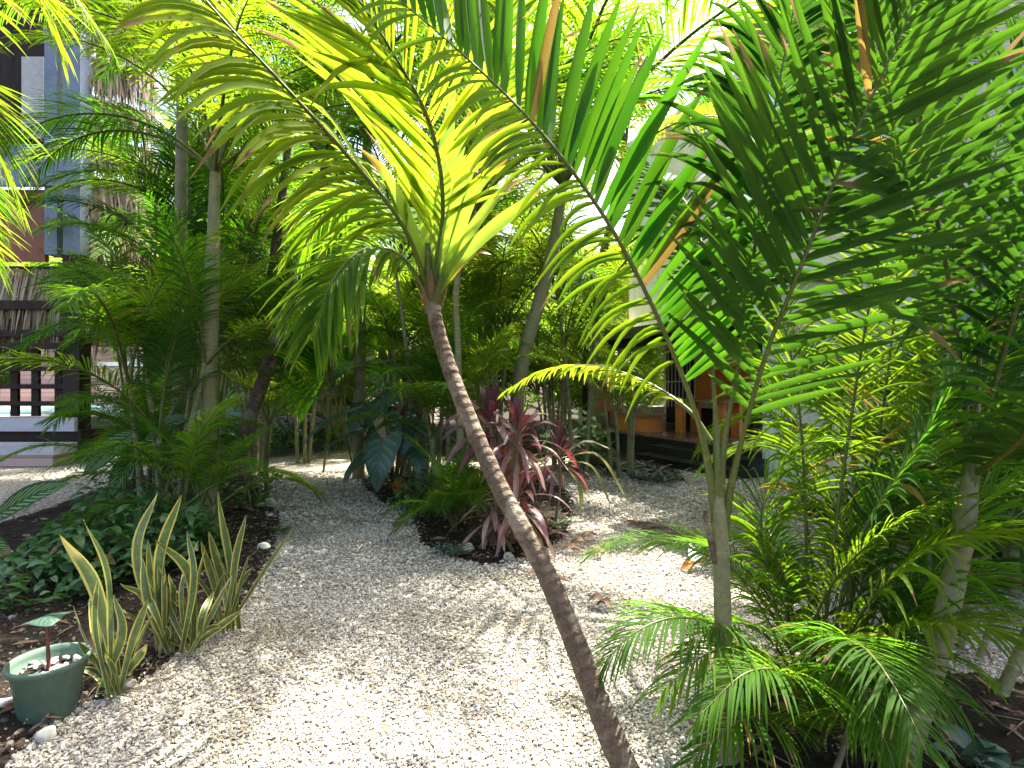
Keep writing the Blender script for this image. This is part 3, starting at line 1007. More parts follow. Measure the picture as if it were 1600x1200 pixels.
for k_, (pts, w_, lf, tw) in enumerate([
        ([(682, 455, 2.58), (705, 350, 2.5), (745, 240, 2.45), (800, 200, 2.45), (835, 215, 2.45)], .075, 'strap', .3),
        ([(680, 455, 2.58), (690, 340, 2.52), (715, 240, 2.5), (735, 170, 2.5)], .07, 'strap', -.2),
        ([(684, 458, 2.57), (720, 390, 2.5), (760, 330, 2.45), (800, 290, 2.42), (850, 272, 2.4)], .07, 'strap', .5),
        ([(684, 460, 2.56), (725, 400, 2.47), (785, 345, 2.42), (825, 315, 2.4), (850, 275, 2.4)], .065, 'strap', -.4),
        ([(680, 460, 2.57), (705, 400, 2.5), (740, 300, 2.44), (800, 240, 2.42)], .06, 'strap', -.5),
        ([(682, 462, 2.57), (715, 420, 2.5), (745, 395, 2.47), (768, 398, 2.46)], .045, 'fall', .2),
        ([(676, 456, 2.6), (664, 350, 2.6), (650, 260, 2.55), (648, 190, 2.5)], .06, 'strap', .2),
        ([(674, 456, 2.6), (640, 350, 2.52), (600, 270, 2.45), (560, 230, 2.4)], .06, 'strap', .3),
        ([(678, 456, 2.58), (684, 330, 2.6), (700, 210, 2.62), (712, 120, 2.6)], .075, 'strap', .1)]):
    m = MB()
    blade(m, [W(*p) for p in pts], w_, up=(0, -.9, .45), fold=.25, seg=18, twist=tw, wave=.02)
    m.build('strap_leaf', LEAF[lf], lp)

# tall multi-stalked palm whose pale cane stands right of centre
ra = thing('areca_palm', G(1138, 1195), 'near palm with straight pale cane and three dark petioles right of the bright gravel', 'palm tree')
m = MB()
tube(m, [W(1140, 1200, 2.2), W(1132, 1050, 2.2), W(1127, 880, 2.2), W(1122, 780, 2.2), W(1121, 700, 2.2)], [.042, .037, .033, .031, .012], n=14, seg=60, wob=.018)
m.build('trunk', STEM['pale'], ra)
m = MB()
tube(m, [W(1118, 880, 2.19), W(1106, 830, 2.18), W(1101, 798, 2.17)], [.012, .010, .007], n=8, seg=8)
m.build('leaf_stub', STEM['brown'], ra)
F1 = [(1124, 850, 2.2), (1110, 745, 2.2), (1085, 640, 2.15), (1025, 490, 2.05), (945, 340, 1.95), (835, 195, 1.85), (695, 60, 1.75), (560, -50, 1.65)]
f1 = hero_frond(ra, F1, 'dark', seed=21, clasp=.024, r0=.0085, n=58, L=.80, w=.052, t0=.26, a0=78, a1=48, vee=22, droop=.2, twist=6, jit=2, miss=.02, hint=(.1, -.75, .65), seg=7, sides=(1,))
m = MB()
frond(m, [W(*p) for p in F1], r=np.random.default_rng(26), n=60, L=.42, w=.022, t0=.32, a0=72, a1=46, vee=-14, droop=1.6, jit=6, miss=.1, hint=(.1, -.75, .65), seg=8, sides=(-1,), prof=(.8, .95, .45))
m.build('leaflet_row', LEAF['areca'], f1)
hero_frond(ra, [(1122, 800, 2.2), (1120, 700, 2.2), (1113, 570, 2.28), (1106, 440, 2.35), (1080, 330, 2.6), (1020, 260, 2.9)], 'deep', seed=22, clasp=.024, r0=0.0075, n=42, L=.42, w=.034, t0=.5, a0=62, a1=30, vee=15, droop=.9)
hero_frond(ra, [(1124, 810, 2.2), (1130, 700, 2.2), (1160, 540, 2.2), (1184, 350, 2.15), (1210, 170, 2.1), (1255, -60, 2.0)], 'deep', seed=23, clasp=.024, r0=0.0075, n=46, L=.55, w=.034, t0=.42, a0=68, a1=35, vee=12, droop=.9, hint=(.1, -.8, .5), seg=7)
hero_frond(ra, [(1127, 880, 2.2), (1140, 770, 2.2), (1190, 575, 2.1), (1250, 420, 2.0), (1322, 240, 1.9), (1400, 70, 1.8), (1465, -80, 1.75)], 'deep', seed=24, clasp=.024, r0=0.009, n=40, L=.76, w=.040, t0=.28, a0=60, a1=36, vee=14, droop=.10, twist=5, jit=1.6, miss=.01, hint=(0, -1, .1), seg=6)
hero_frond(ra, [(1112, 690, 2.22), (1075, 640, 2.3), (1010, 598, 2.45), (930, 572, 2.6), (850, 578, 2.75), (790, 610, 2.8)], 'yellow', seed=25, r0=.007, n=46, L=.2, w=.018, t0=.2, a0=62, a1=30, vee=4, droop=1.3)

# stout palm at the right edge, bundle of upright petioles
rb = thing('areca_palm', G(1392, 1225), 'stout near palm with curved trunk topped by four upright petioles at right', 'palm tree')
m = MB()
tube(m, [W(1392, 1240, 2.05), W(1432, 1120, 2.08), (W(1468, 1000, 2.12)), W(1496, 880, 2.17), W(1512, 780, 2.2), W(1520, 690, 2.2)], [.05, .046, .043, .04, .036, .014], n=14, seg=60, wob=.012)
m.build('trunk', STEM['pale'], rb)
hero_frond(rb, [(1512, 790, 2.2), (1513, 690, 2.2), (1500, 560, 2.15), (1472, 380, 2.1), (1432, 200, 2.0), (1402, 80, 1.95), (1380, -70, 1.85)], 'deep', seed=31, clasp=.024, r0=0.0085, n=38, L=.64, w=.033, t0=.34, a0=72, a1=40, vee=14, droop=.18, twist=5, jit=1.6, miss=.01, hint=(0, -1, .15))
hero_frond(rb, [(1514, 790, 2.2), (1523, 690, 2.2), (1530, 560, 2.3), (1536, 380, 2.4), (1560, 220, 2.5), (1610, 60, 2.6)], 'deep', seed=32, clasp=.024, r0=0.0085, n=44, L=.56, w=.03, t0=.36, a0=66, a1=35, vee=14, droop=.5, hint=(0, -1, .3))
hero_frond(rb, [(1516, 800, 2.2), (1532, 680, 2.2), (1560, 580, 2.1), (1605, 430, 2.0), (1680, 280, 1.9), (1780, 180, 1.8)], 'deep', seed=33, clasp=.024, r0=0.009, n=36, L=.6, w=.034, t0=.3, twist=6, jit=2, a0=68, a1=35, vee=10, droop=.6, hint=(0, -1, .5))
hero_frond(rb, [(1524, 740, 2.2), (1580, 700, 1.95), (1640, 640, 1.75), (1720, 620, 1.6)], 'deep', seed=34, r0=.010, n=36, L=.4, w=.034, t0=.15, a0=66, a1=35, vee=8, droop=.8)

# the bushy clump at the foot of the right hand palms
rc = thing('areca_clump', (1.25, 2.45, 0), 'bushy clump of low arching palm fronds filling the lower right corner', 'palm clump')
for k_, (pts, rd) in enumerate([([(1255, 1215, 2.45), (1258, 1120, 2.45), (1262, 1030, 2.44)], .03), ([(1300, 1235, 2.4), (1325, 1140, 2.4), (1360, 1060, 2.42)], .018),
                                ([(1225, 1200, 2.5), (1200, 1120, 2.48), (1180, 1010, 2.46)], .014), ([(1330, 1210, 2.6), (1340, 1080, 2.6), (1350, 960, 2.6)], .016),
                                ([(1290, 1210, 2.6), (1300, 1100, 2.6), (1305, 980, 2.6)], .02)]):
    m = MB()
    P = [W(*p) for p in pts]
    P[0][2] = 0
    tube(m, P, [rd, rd * .9, rd * .7], n=9, seg=24, wob=.02)
    m.build('stem', STEM['cane'], rc)
LOWF = [
    ([(1180, 1020, 2.46), (1117, 975, 2.3), (1050, 966, 2.2), (990, 990, 2.12), (940, 1040, 2.08)], 'dark', .28, .018, 1.1),
    ([(1285, 1130, 2.45), (1292, 950, 2.45), (1320, 720, 2.45), (1368, 430, 2.5), (1425, 250, 2.6)], 'areca', .34, .022, .6),
    ([(1280, 1120, 2.5), (1262, 900, 2.55), (1250, 650, 2.6), (1215, 480, 2.7), (1150, 380, 2.9)], 'areca', .34, .024, .7),
    ([(1285, 1110, 2.45), (1345, 960, 2.3), (1450, 860, 2.15), (1560, 830, 2.0), (1660, 860, 1.9)], 'areca', .38, .026, .8),
    ([(1262, 1090, 2.45), (1190, 1020, 2.25), (1110, 1020, 2.1), (1040, 1075, 2.0)], 'areca', .26, .018, 1.0),
    ([(1290, 1120, 2.4), (1390, 1000, 2.2), (1500, 970, 2.0), (1620, 1010, 1.85)], 'areca', .34, .024, .9),
    ([(1290, 1100, 2.5), (1310, 960, 2.45), (1350, 830, 2.4), (1450, 670, 2.3), (1545, 505, 2.2), (1640, 400, 2.1)], 'dark', .42, .045, .9),
    ([(1275, 1110, 2.5), (1215, 960, 2.55), (1190, 800, 2.6), (1250, 700, 2.55), (1330, 690, 2.5)], 'areca', .32, .022, .8),
    ([(1300, 1100, 2.6), (1380, 900, 2.6), (1420, 720, 2.6), (1500, 600, 2.55), (1600, 560, 2.5)], 'areca', .36, .024, .7),
    ([(1280, 1140, 2.35), (1240, 1060, 2.1), (1170, 1050, 1.95), (1090, 1120, 1.85)], 'areca', .24, .017, 1.0),
    ([(1290, 1150, 2.35), (1330, 1060, 2.1), (1400, 1040, 1.95), (1490, 1090, 1.8)], 'dark', .28, .02, 1.0),
    ([(1270, 1160, 2.4), (1215, 1120, 2.2), (1150, 1130, 2.05), (1080, 1190, 1.95)], 'areca', .22, .016, 1.0),
    ([(1300, 1120, 2.55), (1330, 930, 2.6), (1300, 780, 2.7), (1230, 700, 2.8), (1150, 700, 2.9)], 'areca', .34, .022, .8),
    ([(1290, 1130, 2.5), (1400, 850, 2.55), (1480, 640, 2.6), (1490, 430, 2.7), (1450, 300, 2.8)], 'areca', .36, .024, .5),
    ([(1310, 1120, 2.5), (1440, 920, 2.4), (1560, 760, 2.3), (1660, 700, 2.2)], 'dark', .4, .026, .7),
    ([(1280, 1170, 2.3), (1300, 1120, 2.1), (1350, 1130, 1.95), (1400, 1190, 1.85)], 'areca', .22, .018, 1.0),
    ([(1300, 1100, 2.8), (1345, 850, 2.8), (1385, 600, 2.8), (1402, 400, 2.85), (1385, 240, 2.9)], 'areca', .36, .027, .3),
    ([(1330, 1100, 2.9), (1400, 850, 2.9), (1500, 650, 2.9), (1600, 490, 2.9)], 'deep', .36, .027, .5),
    ([(1290, 1100, 2.8), (1265, 850, 2.9), (1225, 660, 3.0), (1170, 560, 3.1), (1090, 520, 3.2)], 'areca', .34, .025, .9),
    ([(1340, 1100, 2.7), (1480, 900, 2.7), (1610, 790, 2.7)], 'deep', .36, .026, .6),
    ([(1300, 1100, 3.0), (1335, 900, 3.0), (1430, 780, 3.0), (1550, 750, 3.0)], 'dark', .36, .026, .9),
    ([(1320, 1100, 3.1), (1440, 800, 3.1), (1465, 560, 3.1), (1430, 380, 3.2)], 'dark', .38, .027, .4),
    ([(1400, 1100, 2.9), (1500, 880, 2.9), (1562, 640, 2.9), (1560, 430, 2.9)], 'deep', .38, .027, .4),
    ([(1280, 1100, 2.7), (1240, 960, 2.7), (1205, 860, 2.7), (1130, 830, 2.75)], 'areca', .3, .024, .9),
    ([(1330, 1120, 2.6), (1420, 960, 2.5), (1520, 900, 2.4), (1620, 900, 2.3)], 'dark', .36, .026, .8),
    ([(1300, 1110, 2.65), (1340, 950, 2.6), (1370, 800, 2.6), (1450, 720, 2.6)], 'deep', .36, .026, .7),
]
for k_, (pts, lf, L_, w_, dr) in enumerate(LOWF):
    hero_frond(rc, pts, lf, seed=40 + k_, r0=.007, n=46, L=L_ * 1.3, w=w_ * .78, t0=(.12 if k_ == 0 else .42 if k_ in (1, 2, 6, 8, 12, 13, 16, 17, 18, 20, 21, 22) else .24), a0=64, a1=28, vee=10, droop=dr)

r = np.random.default_rng(88)
FILL = [(1.25, 2.45, .12), (1.35, 2.7, .2)]
FILLED = rc
# feathery fronds hanging in from a palm whose crown is beyond the left edge
ln = thing('overhanging_palm', (-3.1, 1.75, 0), 'palm beyond left edge with yellow green fronds hanging into the upper left', 'palm tree')
m = MB()
tube(m, [(-3.1, 1.75, 0), (-2.9, 1.8, 1.2), (-2.55, 1.8, 2.25)], [.07, .06, .045], n=12, seg=50, wob=.012)
m.build('trunk', STEM['pale'], ln)
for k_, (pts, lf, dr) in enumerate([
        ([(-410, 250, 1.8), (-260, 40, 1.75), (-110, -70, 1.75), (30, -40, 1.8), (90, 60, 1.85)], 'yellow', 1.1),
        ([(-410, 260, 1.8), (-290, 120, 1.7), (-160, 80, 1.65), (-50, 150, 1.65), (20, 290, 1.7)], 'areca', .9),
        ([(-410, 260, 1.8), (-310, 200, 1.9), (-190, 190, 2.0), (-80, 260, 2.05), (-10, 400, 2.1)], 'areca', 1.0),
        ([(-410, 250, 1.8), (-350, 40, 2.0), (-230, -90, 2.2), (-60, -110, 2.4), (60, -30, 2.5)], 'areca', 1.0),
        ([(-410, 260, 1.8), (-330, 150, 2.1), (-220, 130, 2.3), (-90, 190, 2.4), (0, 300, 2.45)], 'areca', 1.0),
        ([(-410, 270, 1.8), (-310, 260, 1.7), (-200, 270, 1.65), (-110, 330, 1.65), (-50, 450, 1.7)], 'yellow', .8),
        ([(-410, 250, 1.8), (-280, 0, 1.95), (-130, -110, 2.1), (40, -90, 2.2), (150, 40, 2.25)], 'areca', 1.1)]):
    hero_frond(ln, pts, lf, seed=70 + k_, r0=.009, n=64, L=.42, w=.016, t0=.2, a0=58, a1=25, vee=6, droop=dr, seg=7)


# ------------------------------------------------------------------ palms of the garden behind: shared frond meshes
def spine(kind, L=1.8, n=12):
    e0, e1 = {'up': (82, 22), 'arch': (72, -30), 'low': (48, -55), 'flat': (30, -25)}[kind]
    p = np.zeros(3)
    out = [p.copy()]
    for q in range(n):
        e = RAD(e0 + (e1 - e0) * ((q + .5) / n) ** 1.25)
        p = p + np.array([math.cos(e), 0, math.sin(e)]) * L / n
        out.append(p.copy())
    return np.array(out)


def frond_pair(kind, leaf, seed, n, L, w, seg, droop):
    r = np.random.default_rng(seed)
    sp = spine(kind)
    sp[:, 1] += .05 * r.normal() * np.linspace(0, 1, len(sp)) ** 2 * 3
    a = MB()
    frond(a, sp, n=n, L=L, w=w, t0=.22, a0=62, a1=26, vee=14, droop=droop, seg=seg, r=r, miss=.05)
    b = MB()
    rachis(b, sp, .011, .002, n=5, seg=14)
    return a.mesh('frond', LEAF[leaf]), b.mesh('rachis', STEM['petiole'])


FR = {}
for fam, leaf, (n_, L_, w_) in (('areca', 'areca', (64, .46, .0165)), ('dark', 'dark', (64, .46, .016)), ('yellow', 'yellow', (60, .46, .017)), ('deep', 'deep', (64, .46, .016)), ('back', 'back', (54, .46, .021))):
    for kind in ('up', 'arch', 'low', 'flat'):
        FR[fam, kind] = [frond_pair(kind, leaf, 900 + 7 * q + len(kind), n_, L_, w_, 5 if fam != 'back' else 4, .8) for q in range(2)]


def put_fronds(root, at, n, scale, fam, r, kinds=('up', 'arch', 'arch', 'low'), az0=None, base=None):
    base = root['_at'] if base is None else base
    a0 = r.random() * 6.28
    for q in range(n):
        f = fam if isinstance(fam, str) else fam[r.integers(len(fam))]
        k = kinds[q % len(kinds)]
        me, mr = FR[f, k][r.integers(2)]
        o = bpy.data.objects.new('frond', me)
        COL.objects.link(o)
        o.parent = root
        az = a0 + q * 2.39996 + r.normal() * .2
        if az0 is not None:
            az = az0[q % len(az0)] + r.normal() * .2
        o.location = tuple(np.asarray(at) - np.asarray(base))
        o.rotation_euler = (r.normal() * .08, r.normal() * .08, az)
        s = scale * r.uniform(.8, 1.15)
        o.scale = (s, s, s)
        c = bpy.data.objects.new('rachis', mr)
        COL.objects.link(c)
        c.parent = o


for p_ in FILL:
    put_fronds(FILLED, p_, 6, .62, ('areca', 'dark', 'dark'), np.random.default_rng(int(p_[0] * 100)), ('up', 'arch', 'arch', 'low'))


def clump(label, u, d, fam, stems, hh, nf, sc, seed, group=None, spread=.25, rad=.03, stem='cane', cat='palm clump', name='areca_clump', kinds=('up', 'arch', 'arch', 'low')):
    r = np.random.default_rng(seed)
    x = (u - 800) / FPX * d
    root = thing(name, (x, d, 0), label, cat, group)
    for s_ in range(stems):
        a = s_ * 2.4 + r.random()
        b = np.array([x + math.cos(a) * spread * r.uniform(.2, 1), d + math.sin(a) * spread * r.uniform(.2, 1), 0])
        h = hh * r.uniform(.6, 1.05)
        lean_ = np.array([math.cos(a), math.sin(a), 0]) * h * r.uniform(.03, .16)
        top = b + lean_ + np.array([0, 0, h])
        m = MB()
        tube(m, [b, b + lean_ * .35 + np.array([0, 0, h * .5]), top], [rad * 1.15, rad, rad * .75], n=8, seg=18, wob=.015, r=r)
        m.build('stem', STEM[stem], root)
        put_fronds(root, top - np.array([0, 0, .05]), max(4, nf // stems), sc, fam, r, kinds)
    return root


def palm(label, pts, rads, fam, nf, sc, seed, stem='pale', group=None, kinds=('up', 'arch', 'arch', 'low', 'flat')):
    r = np.random.default_rng(seed)
    P = [np.asarray(p, float) for p in pts]
    P[0][2] = 0
    root = thing('palm_tree', P[0], label, 'palm tree', group)
    m = MB()
    tube(m, P, rads, n=12, seg=60, wob=.012, r=r)
    m.build('trunk', STEM[stem], root)
    put_fronds(root, P[-1], nf, sc, fam, r, kinds)
    return root


def XY(u, d, z):
    return np.array([(u - 800) / FPX * d, d, z])


# single-trunk palms
palm('upright palm with pale ringed trunk left of the path, behind the snake plants', [XY(328, 5.6, 0), W(327, 600, 5.6), W(332, 420, 5.6), W(336, 270, 5.6)], [.085, .075, .072, .045], ('dark', 'areca'), 14, 1.3, 201)
palm('brown trunked palm leaning right on the left side of the path', [XY(368, 6.8, 0), W(380, 690, 6.8), W(430, 540, 6.8), W(484, 370, 6.8), W(512, 250, 6.8)], [.11, .085, .075, .07, .055], ('dark', 'areca'), 12, 1.7, 202, stem='brown')
palm('pale palm trunk leaning right behind the purple ti plant', [XY(800, 7.4, 0), W(812, 590, 7.4), W(840, 480, 7.4), W(862, 400, 7.4), W(880, 290, 7.4)], [.11, .095, .09, .085, .06], ('areca', 'dark'), 17, 1.9, 203)
palm('slim palm stem standing just right behind the leaning trunk', [XY(722, 6.3, 0), W(716, 560, 6.3), W(714, 440, 6.2), W(745, 330, 6.0)], [.045, .04, .035, .03], ('areca', 'dark'), 18, 1.3, 209, stem='cane', kinds=('arch', 'flat', 'up', 'arch'))
palm('thin dark palm trunk close left of the leaning brown trunk', [XY(395, 9.5, 0), W(402, 560, 9.5), W(425, 430, 9.5), W(450, 230, 9.5)], [.09, .085, .08, .06], 'dark', 10, 1.7, 204, stem='brown')
palm('palm with sunlit yellow crown left of the porch roof, trunk leaning right', [XY(925, 11.2, 0), W(935, 450, 10.8), W(960, 330, 9.8), W(975, 250, 9.0)], [.10, .09, .08, .06], 'yellow', 9, 1.6, 205)
palm('tall palm with dark crown beside the thatched pavilion', [XY(282, 7.2, 0), W(282, 500, 7.2), W(284, 250, 7.2), W(286, 60, 7.2)], [.09, .08, .075, .06], ('deep', 'dark'), 20, 1.8, 206, kinds=('arch', 'low', 'flat', 'arch', 'up'))
palm('tall palm rising behind the leaning brown palm trunk, crown at top centre', [XY(560, 8.8, 0), W(565, 400, 8.8), W(575, 200, 8.8), W(580, 60, 8.8)], [.10, .09, .08, .06], ('dark', 'areca'), 13, 1.9, 207)
palm('tall palm with crown at top centre right of the leaning palm crown', [XY(765, 9.8, 0), W(765, 400, 9.8), W(770, 200, 9.8), W(775, 20, 9.8)], [.11, .1, .09, .06], ('dark', 'areca'), 13, 1.9, 208)

palm('tall palm against the house wall, crown behind the upper right fronds', [XY(1450, 4.9, 0), W(1452, 600, 4.9), W(1448, 400, 4.9), W(1430, 240, 4.8)], [.06, .055, .05, .035], ('deep', 'dark'), 14, 1.15, 210, kinds=('up', 'arch', 'flat', 'up'))

# many-stemmed clumps
CL = [
    ('dark feathery palm clump left of the pale ringed trunk', 258, 5.4, ('deep', 'dark', 'areca'), 5, 1.7, 26, .95, 301),
    ('dark feathery palm clump beside the pavilion railing', 262, 7.4, ('deep', 'dark'), 5, 2.3, 26, 1.05, 302),
    ('feathery palm clump right behind the pale ringed trunk', 400, 9.0, ('dark', 'areca'), 5, 2.0, 26, 1.15, 303),
    ('palm clump with yellowish canes at the end of the left path', 520, 12.6, ('areca', 'back'), 9, 2.0, 36, 1.3, 304),
    ('green palm clump behind the elephant ear plant', 640, 8.8, ('areca', 'dark'), 6, 2.0, 30, 1.1, 305),
    ('fine leaved palm clump directly behind the leaning trunk', 705, 6.9, ('dark', 'areca'), 5, 1.3, 26, .85, 306),
    ('palm clump behind the purple ti plant', 765, 9.0, ('areca', 'back'), 6, 2.4, 32, 1.2, 307),
    ('palm clump with hanging fronds left of the porch', 870, 9.6, ('areca', 'dark'), 4, 2.2, 22, 1.2, 308),
    ('short palm clump with thin bamboo-like canes before the porch bench', 978, 8.9, ('areca',), 5, 1.5, 10, .6, 309),
    ('green palm clump against the white house wall, just right of the porch', 1335, 5.3, ('areca', 'deep'), 4, .9, 16, .95, 310),
    ('bright feathery palm clump in front of the house wall gutter', 1400, 4.3, ('areca', 'deep'), 4, .9, 16, .85, 311),
    ('palm clump by the house wall behind the stout right hand palm', 1500, 4.2, ('areca', 'deep'), 4, .8, 14, .85, 312),
    ('palm clump at the far right edge below the banana leaf', 1600, 4.0, ('dark', 'areca'), 6, .7, 22, .8, 313),
    ('palm clump far behind the left path bend', 430, 14.2, 'back', 7, 1.65, 36, 1.7, 314),
    ('palm clump far behind the elephant ear plant', 620, 13.6, 'back', 7, 1.76, 36, 1.7, 315),
    ('palm clump far behind the leaning trunk', 740, 14.0, 'back', 7, 1.87, 36, 1.8, 316),
    ('palm clump far behind the ti plant, left of the porch', 860, 14.2, 'back', 7, 1.76, 36, 1.7, 317),
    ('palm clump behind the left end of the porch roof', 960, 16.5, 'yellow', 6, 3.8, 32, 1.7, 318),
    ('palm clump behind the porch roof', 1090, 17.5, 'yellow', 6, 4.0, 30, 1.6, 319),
    ('tall dark palm clump filling the gap right of the thatch wall', 318, 9.0, ('deep', 'dark', 'areca'), 5, 4.4, 34, 1.4, 338),
    ('low dark palm clump over the soil behind the snake plants', 285, 4.9, ('dark', 'areca'), 4, .55, 18, .7, 330),
    ('low dark palm clump before the dark side of the pavilion deck', 225, 6.4, 'dark', 4, .7, 20, .7, 331),
    ('low palm clump in the island bed left of the ti plant', 712, 5.7, ('dark', 'areca'), 4, .12, 20, .55, 332, None, .18, .012),
    ('tall palm clump in the island bed behind the elephant ear', 665, 7.6, ('dark', 'areca'), 2, 3.2, 14, 1.35, 333),
    ('tall palm clump whose fronds arch above the right path', 905, 8.8, ('areca', 'yellow'), 2, 3.4, 15, 1.35, 334),
    ('tall palm clump with dark crown above the far left path', 470, 10.6, ('dark', 'areca'), 3, 3.8, 20, 1.6, 335),
    ('palm clump hiding the right end of the pool', 300, 9.6, ('deep', 'dark'), 4, 3.4, 22, 1.5, 336),
    ('tall palm clump behind the pavilion thatch wall', 215, 13.6, 'back', 6, 4.0, 34, 1.9, 337),
    ('palm clump between the pavilion thatch and the pool', 330, 12.2, ('dark', 'back'), 7, 3.0, 34, 1.6, 320),
]
for (lb, u, d, fam, st_, hh, nf, sc, sd_, *more) in CL:
    clump(lb, u, d, fam, st_, hh, nf, sc, sd_, 'feathery palm clumps of the garden', *more[1:])

# the far wood behind everything
r = np.random.default_rng(55)
low = {}
for k in ('up', 'arch', 'low'):
    m = MB()
    frond(m, spine(k), n=22, L=.5, w=.06, t0=.15, a0=62, a1=26, vee=14, droop=.8, seg=2, r=r)
    low[k] = (np.concatenate(m.v), np.concatenate([f for f, _, _ in m.f]), np.concatenate(m.a))
bgm = MB()
for q in range(2100):
    x = r.uniform(-24, 6)
    zone = r.random()
    y = 24 + r.uniform(-1, 4) if x < -10 else r.uniform(15.8, 22)
    if x > 1.5:
        y = r.uniform(19, 23)
    top_ = 9.0 if -12 < x < -6 else 6.0
    z = r.random() ** 1.0 * (top_ if x < 1.0 else 5.0)
    if x < -10:
        z = max(z, .8) * 1.1
    k = ('up', 'arch', 'low')[r.integers(3)]
    v, f, a = low[k]
    s = r.uniform(.9, 1.9)
    an = r.random() * 6.28
    v = v * s @ np.array([[math.cos(an), -math.sin(an), 0], [math.sin(an), math.cos(an), 0], [0, 0, 1]]).T + np.array([x, y, z])
    a = a.copy()
    a[:, 0] = np.clip(a[:, 0] * .5 + .5 * r.random(), 0, .95)
    bgm.add(v, f, a)
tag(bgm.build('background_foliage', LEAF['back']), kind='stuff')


# ------------------------------------------------------------------ small plants and things on the ground
def Gb(u, v, z=BEDZ):
    return G(u, v, z)


SNAKE = {
    'snake plant with wide pale yellow edged leaves, nearest the green pot': ((183, 1082), [
        [(150, 918), (93, 835), .062], [(172, 900), (130, 812), .058], [(158, 1005), (140, 935), .05], [(150, 1052), (118, 1044), .035], [(205, 1010), (232, 935), .04], [(215, 1015), (240, 958), .04], [(192, 990), (178, 930), .045]]),
    'snake plant with tall leaves behind the one nearest the pot': ((258, 1018), [
        [(215, 870), (247, 768), .055], [(250, 875), (284, 772), .055], [(228, 935), (188, 912), .045], [(240, 915), (198, 878), .04], [(272, 925), (264, 896), .04], [(232, 940), (222, 870), .045], [(262, 985), (240, 992), .035]]),
    'snake plant with narrow wavy leaves in the middle of the row': ((300, 1015), [
        [(295, 895), (242, 843), .05], [(304, 905), (292, 828), .042], [(316, 965), (334, 924), .04], [(325, 984), (346, 980), .035], [(292, 960), (268, 935), .04], [(288, 980), (255, 1005), .04]]),
    'snake plant with one tall broad leaf, farthest along the row': ((352, 985), [
        [(358, 860), (340, 768), .06], [(336, 915), (314, 845), .045], [(335, 950), (352, 893), .045], [(372, 930), (389, 868), .035], [(345, 900), (326, 830), .045], [(362, 920), (372, 860), .03]]),
}
for q, (lb, (bs, lv)) in enumerate(SNAKE.items()):
    r = np.random.default_rng(400 + q)
    b0 = Gb(*bs, .03)
    root = thing('snake_plant', b0, lb, 'snake plant', 'snake plants edging the gravel path')
    for _ in range(6):
        tu, tv = bs[0] + r.normal() * 50, bs[1] - r.uniform(60, 190)
        lv = lv + [[((bs[0] * .45 + tu * .55) + r.normal() * 10, bs[1] * .45 + tv * .55), (tu, tv), r.uniform(.026, .042)]]
    for mid, tip, w_ in lv:
        d = b0[1]
        dm, dt = d + r.normal() * .05, d + r.normal() * .1
        b_ = b0 + np.array([r.normal() * .025, r.normal() * .025, 0])
        m = MB()
        blade(m, [b_, W(*mid, dm), W(*tip, dt)], w_ * 1.05, up=(.3 * r.normal(), -1, .1), nc=8, fold=.35, seg=20, wave=.03, r=r, twist=r.normal() * .5,
              prof=((0, .5), (.2, .62), (.5, .95), (.68, 1), (.84, .75), (.95, .3), (1, .01)))
        m.build('leaf', LEAF['snake'], root)

# green pot with a young elephant ear
pc = G(76, 1118)
pt = thing('plant_pot', pc, 'green plastic flower pot filled with white pebbles at lower left', 'flower pot')
m = MB()
lathe(m, [(.0, .0), (.098, .0), (.105, .012), (.138, .225), (.150, .232), (.156, .25), (.152, .262), (.143, .258), (.136, .235), (.128, .19), (0, .185)], pc, 40)
m.build('pot_body', GREEN_POT, pt)
m = MB()
lathe(m, [(0, .205), (.07, .20), (.129, .192)], pc, 24)
m.build('potting_soil', SOIL, pt)
m = MB()
r = np.random.default_rng(77)
a = r.random(70) * 6.28
q = np.sqrt(r.random(70)) * .118
P = np.stack([pc[0] + q * np.cos(a), pc[1] + q * np.sin(a), np.full(70, .212)], 1)
scatter_stones(m, P, .013 * np.exp(r.normal(size=70) * .35), r)
tag(m.build('pebbles', GRAVEL_ST, pt), kind='stuff')
el = thing('elephant_ear', pc + np.array([0, 0, .21]), 'young elephant ear with one flat leaf on a red stalk growing in the pot', 'potted plant')
top = W(72, 962, pc[1])
m = MB()
tube(m, [pc + np.array([0, 0, .2]), pc * .5 + top * .5 + np.array([.004, 0, .05]), top], [.009, .007, .005], n=8, seg=14)
m.build('stalk', STEM['red'], el)
m = MB()
blade(m, [top + np.array([-.0, .02, 0]), top + np.array([.05, -.05, .022]), top + np.array([.11, -.11, .0])], .2, up=(.1, -.25, 1), prof=HEART, nc=8, fold=-.18, seg=14, lobe=.42, lr=.6)
m.build('leaf', LEAF['alocasia'], el)


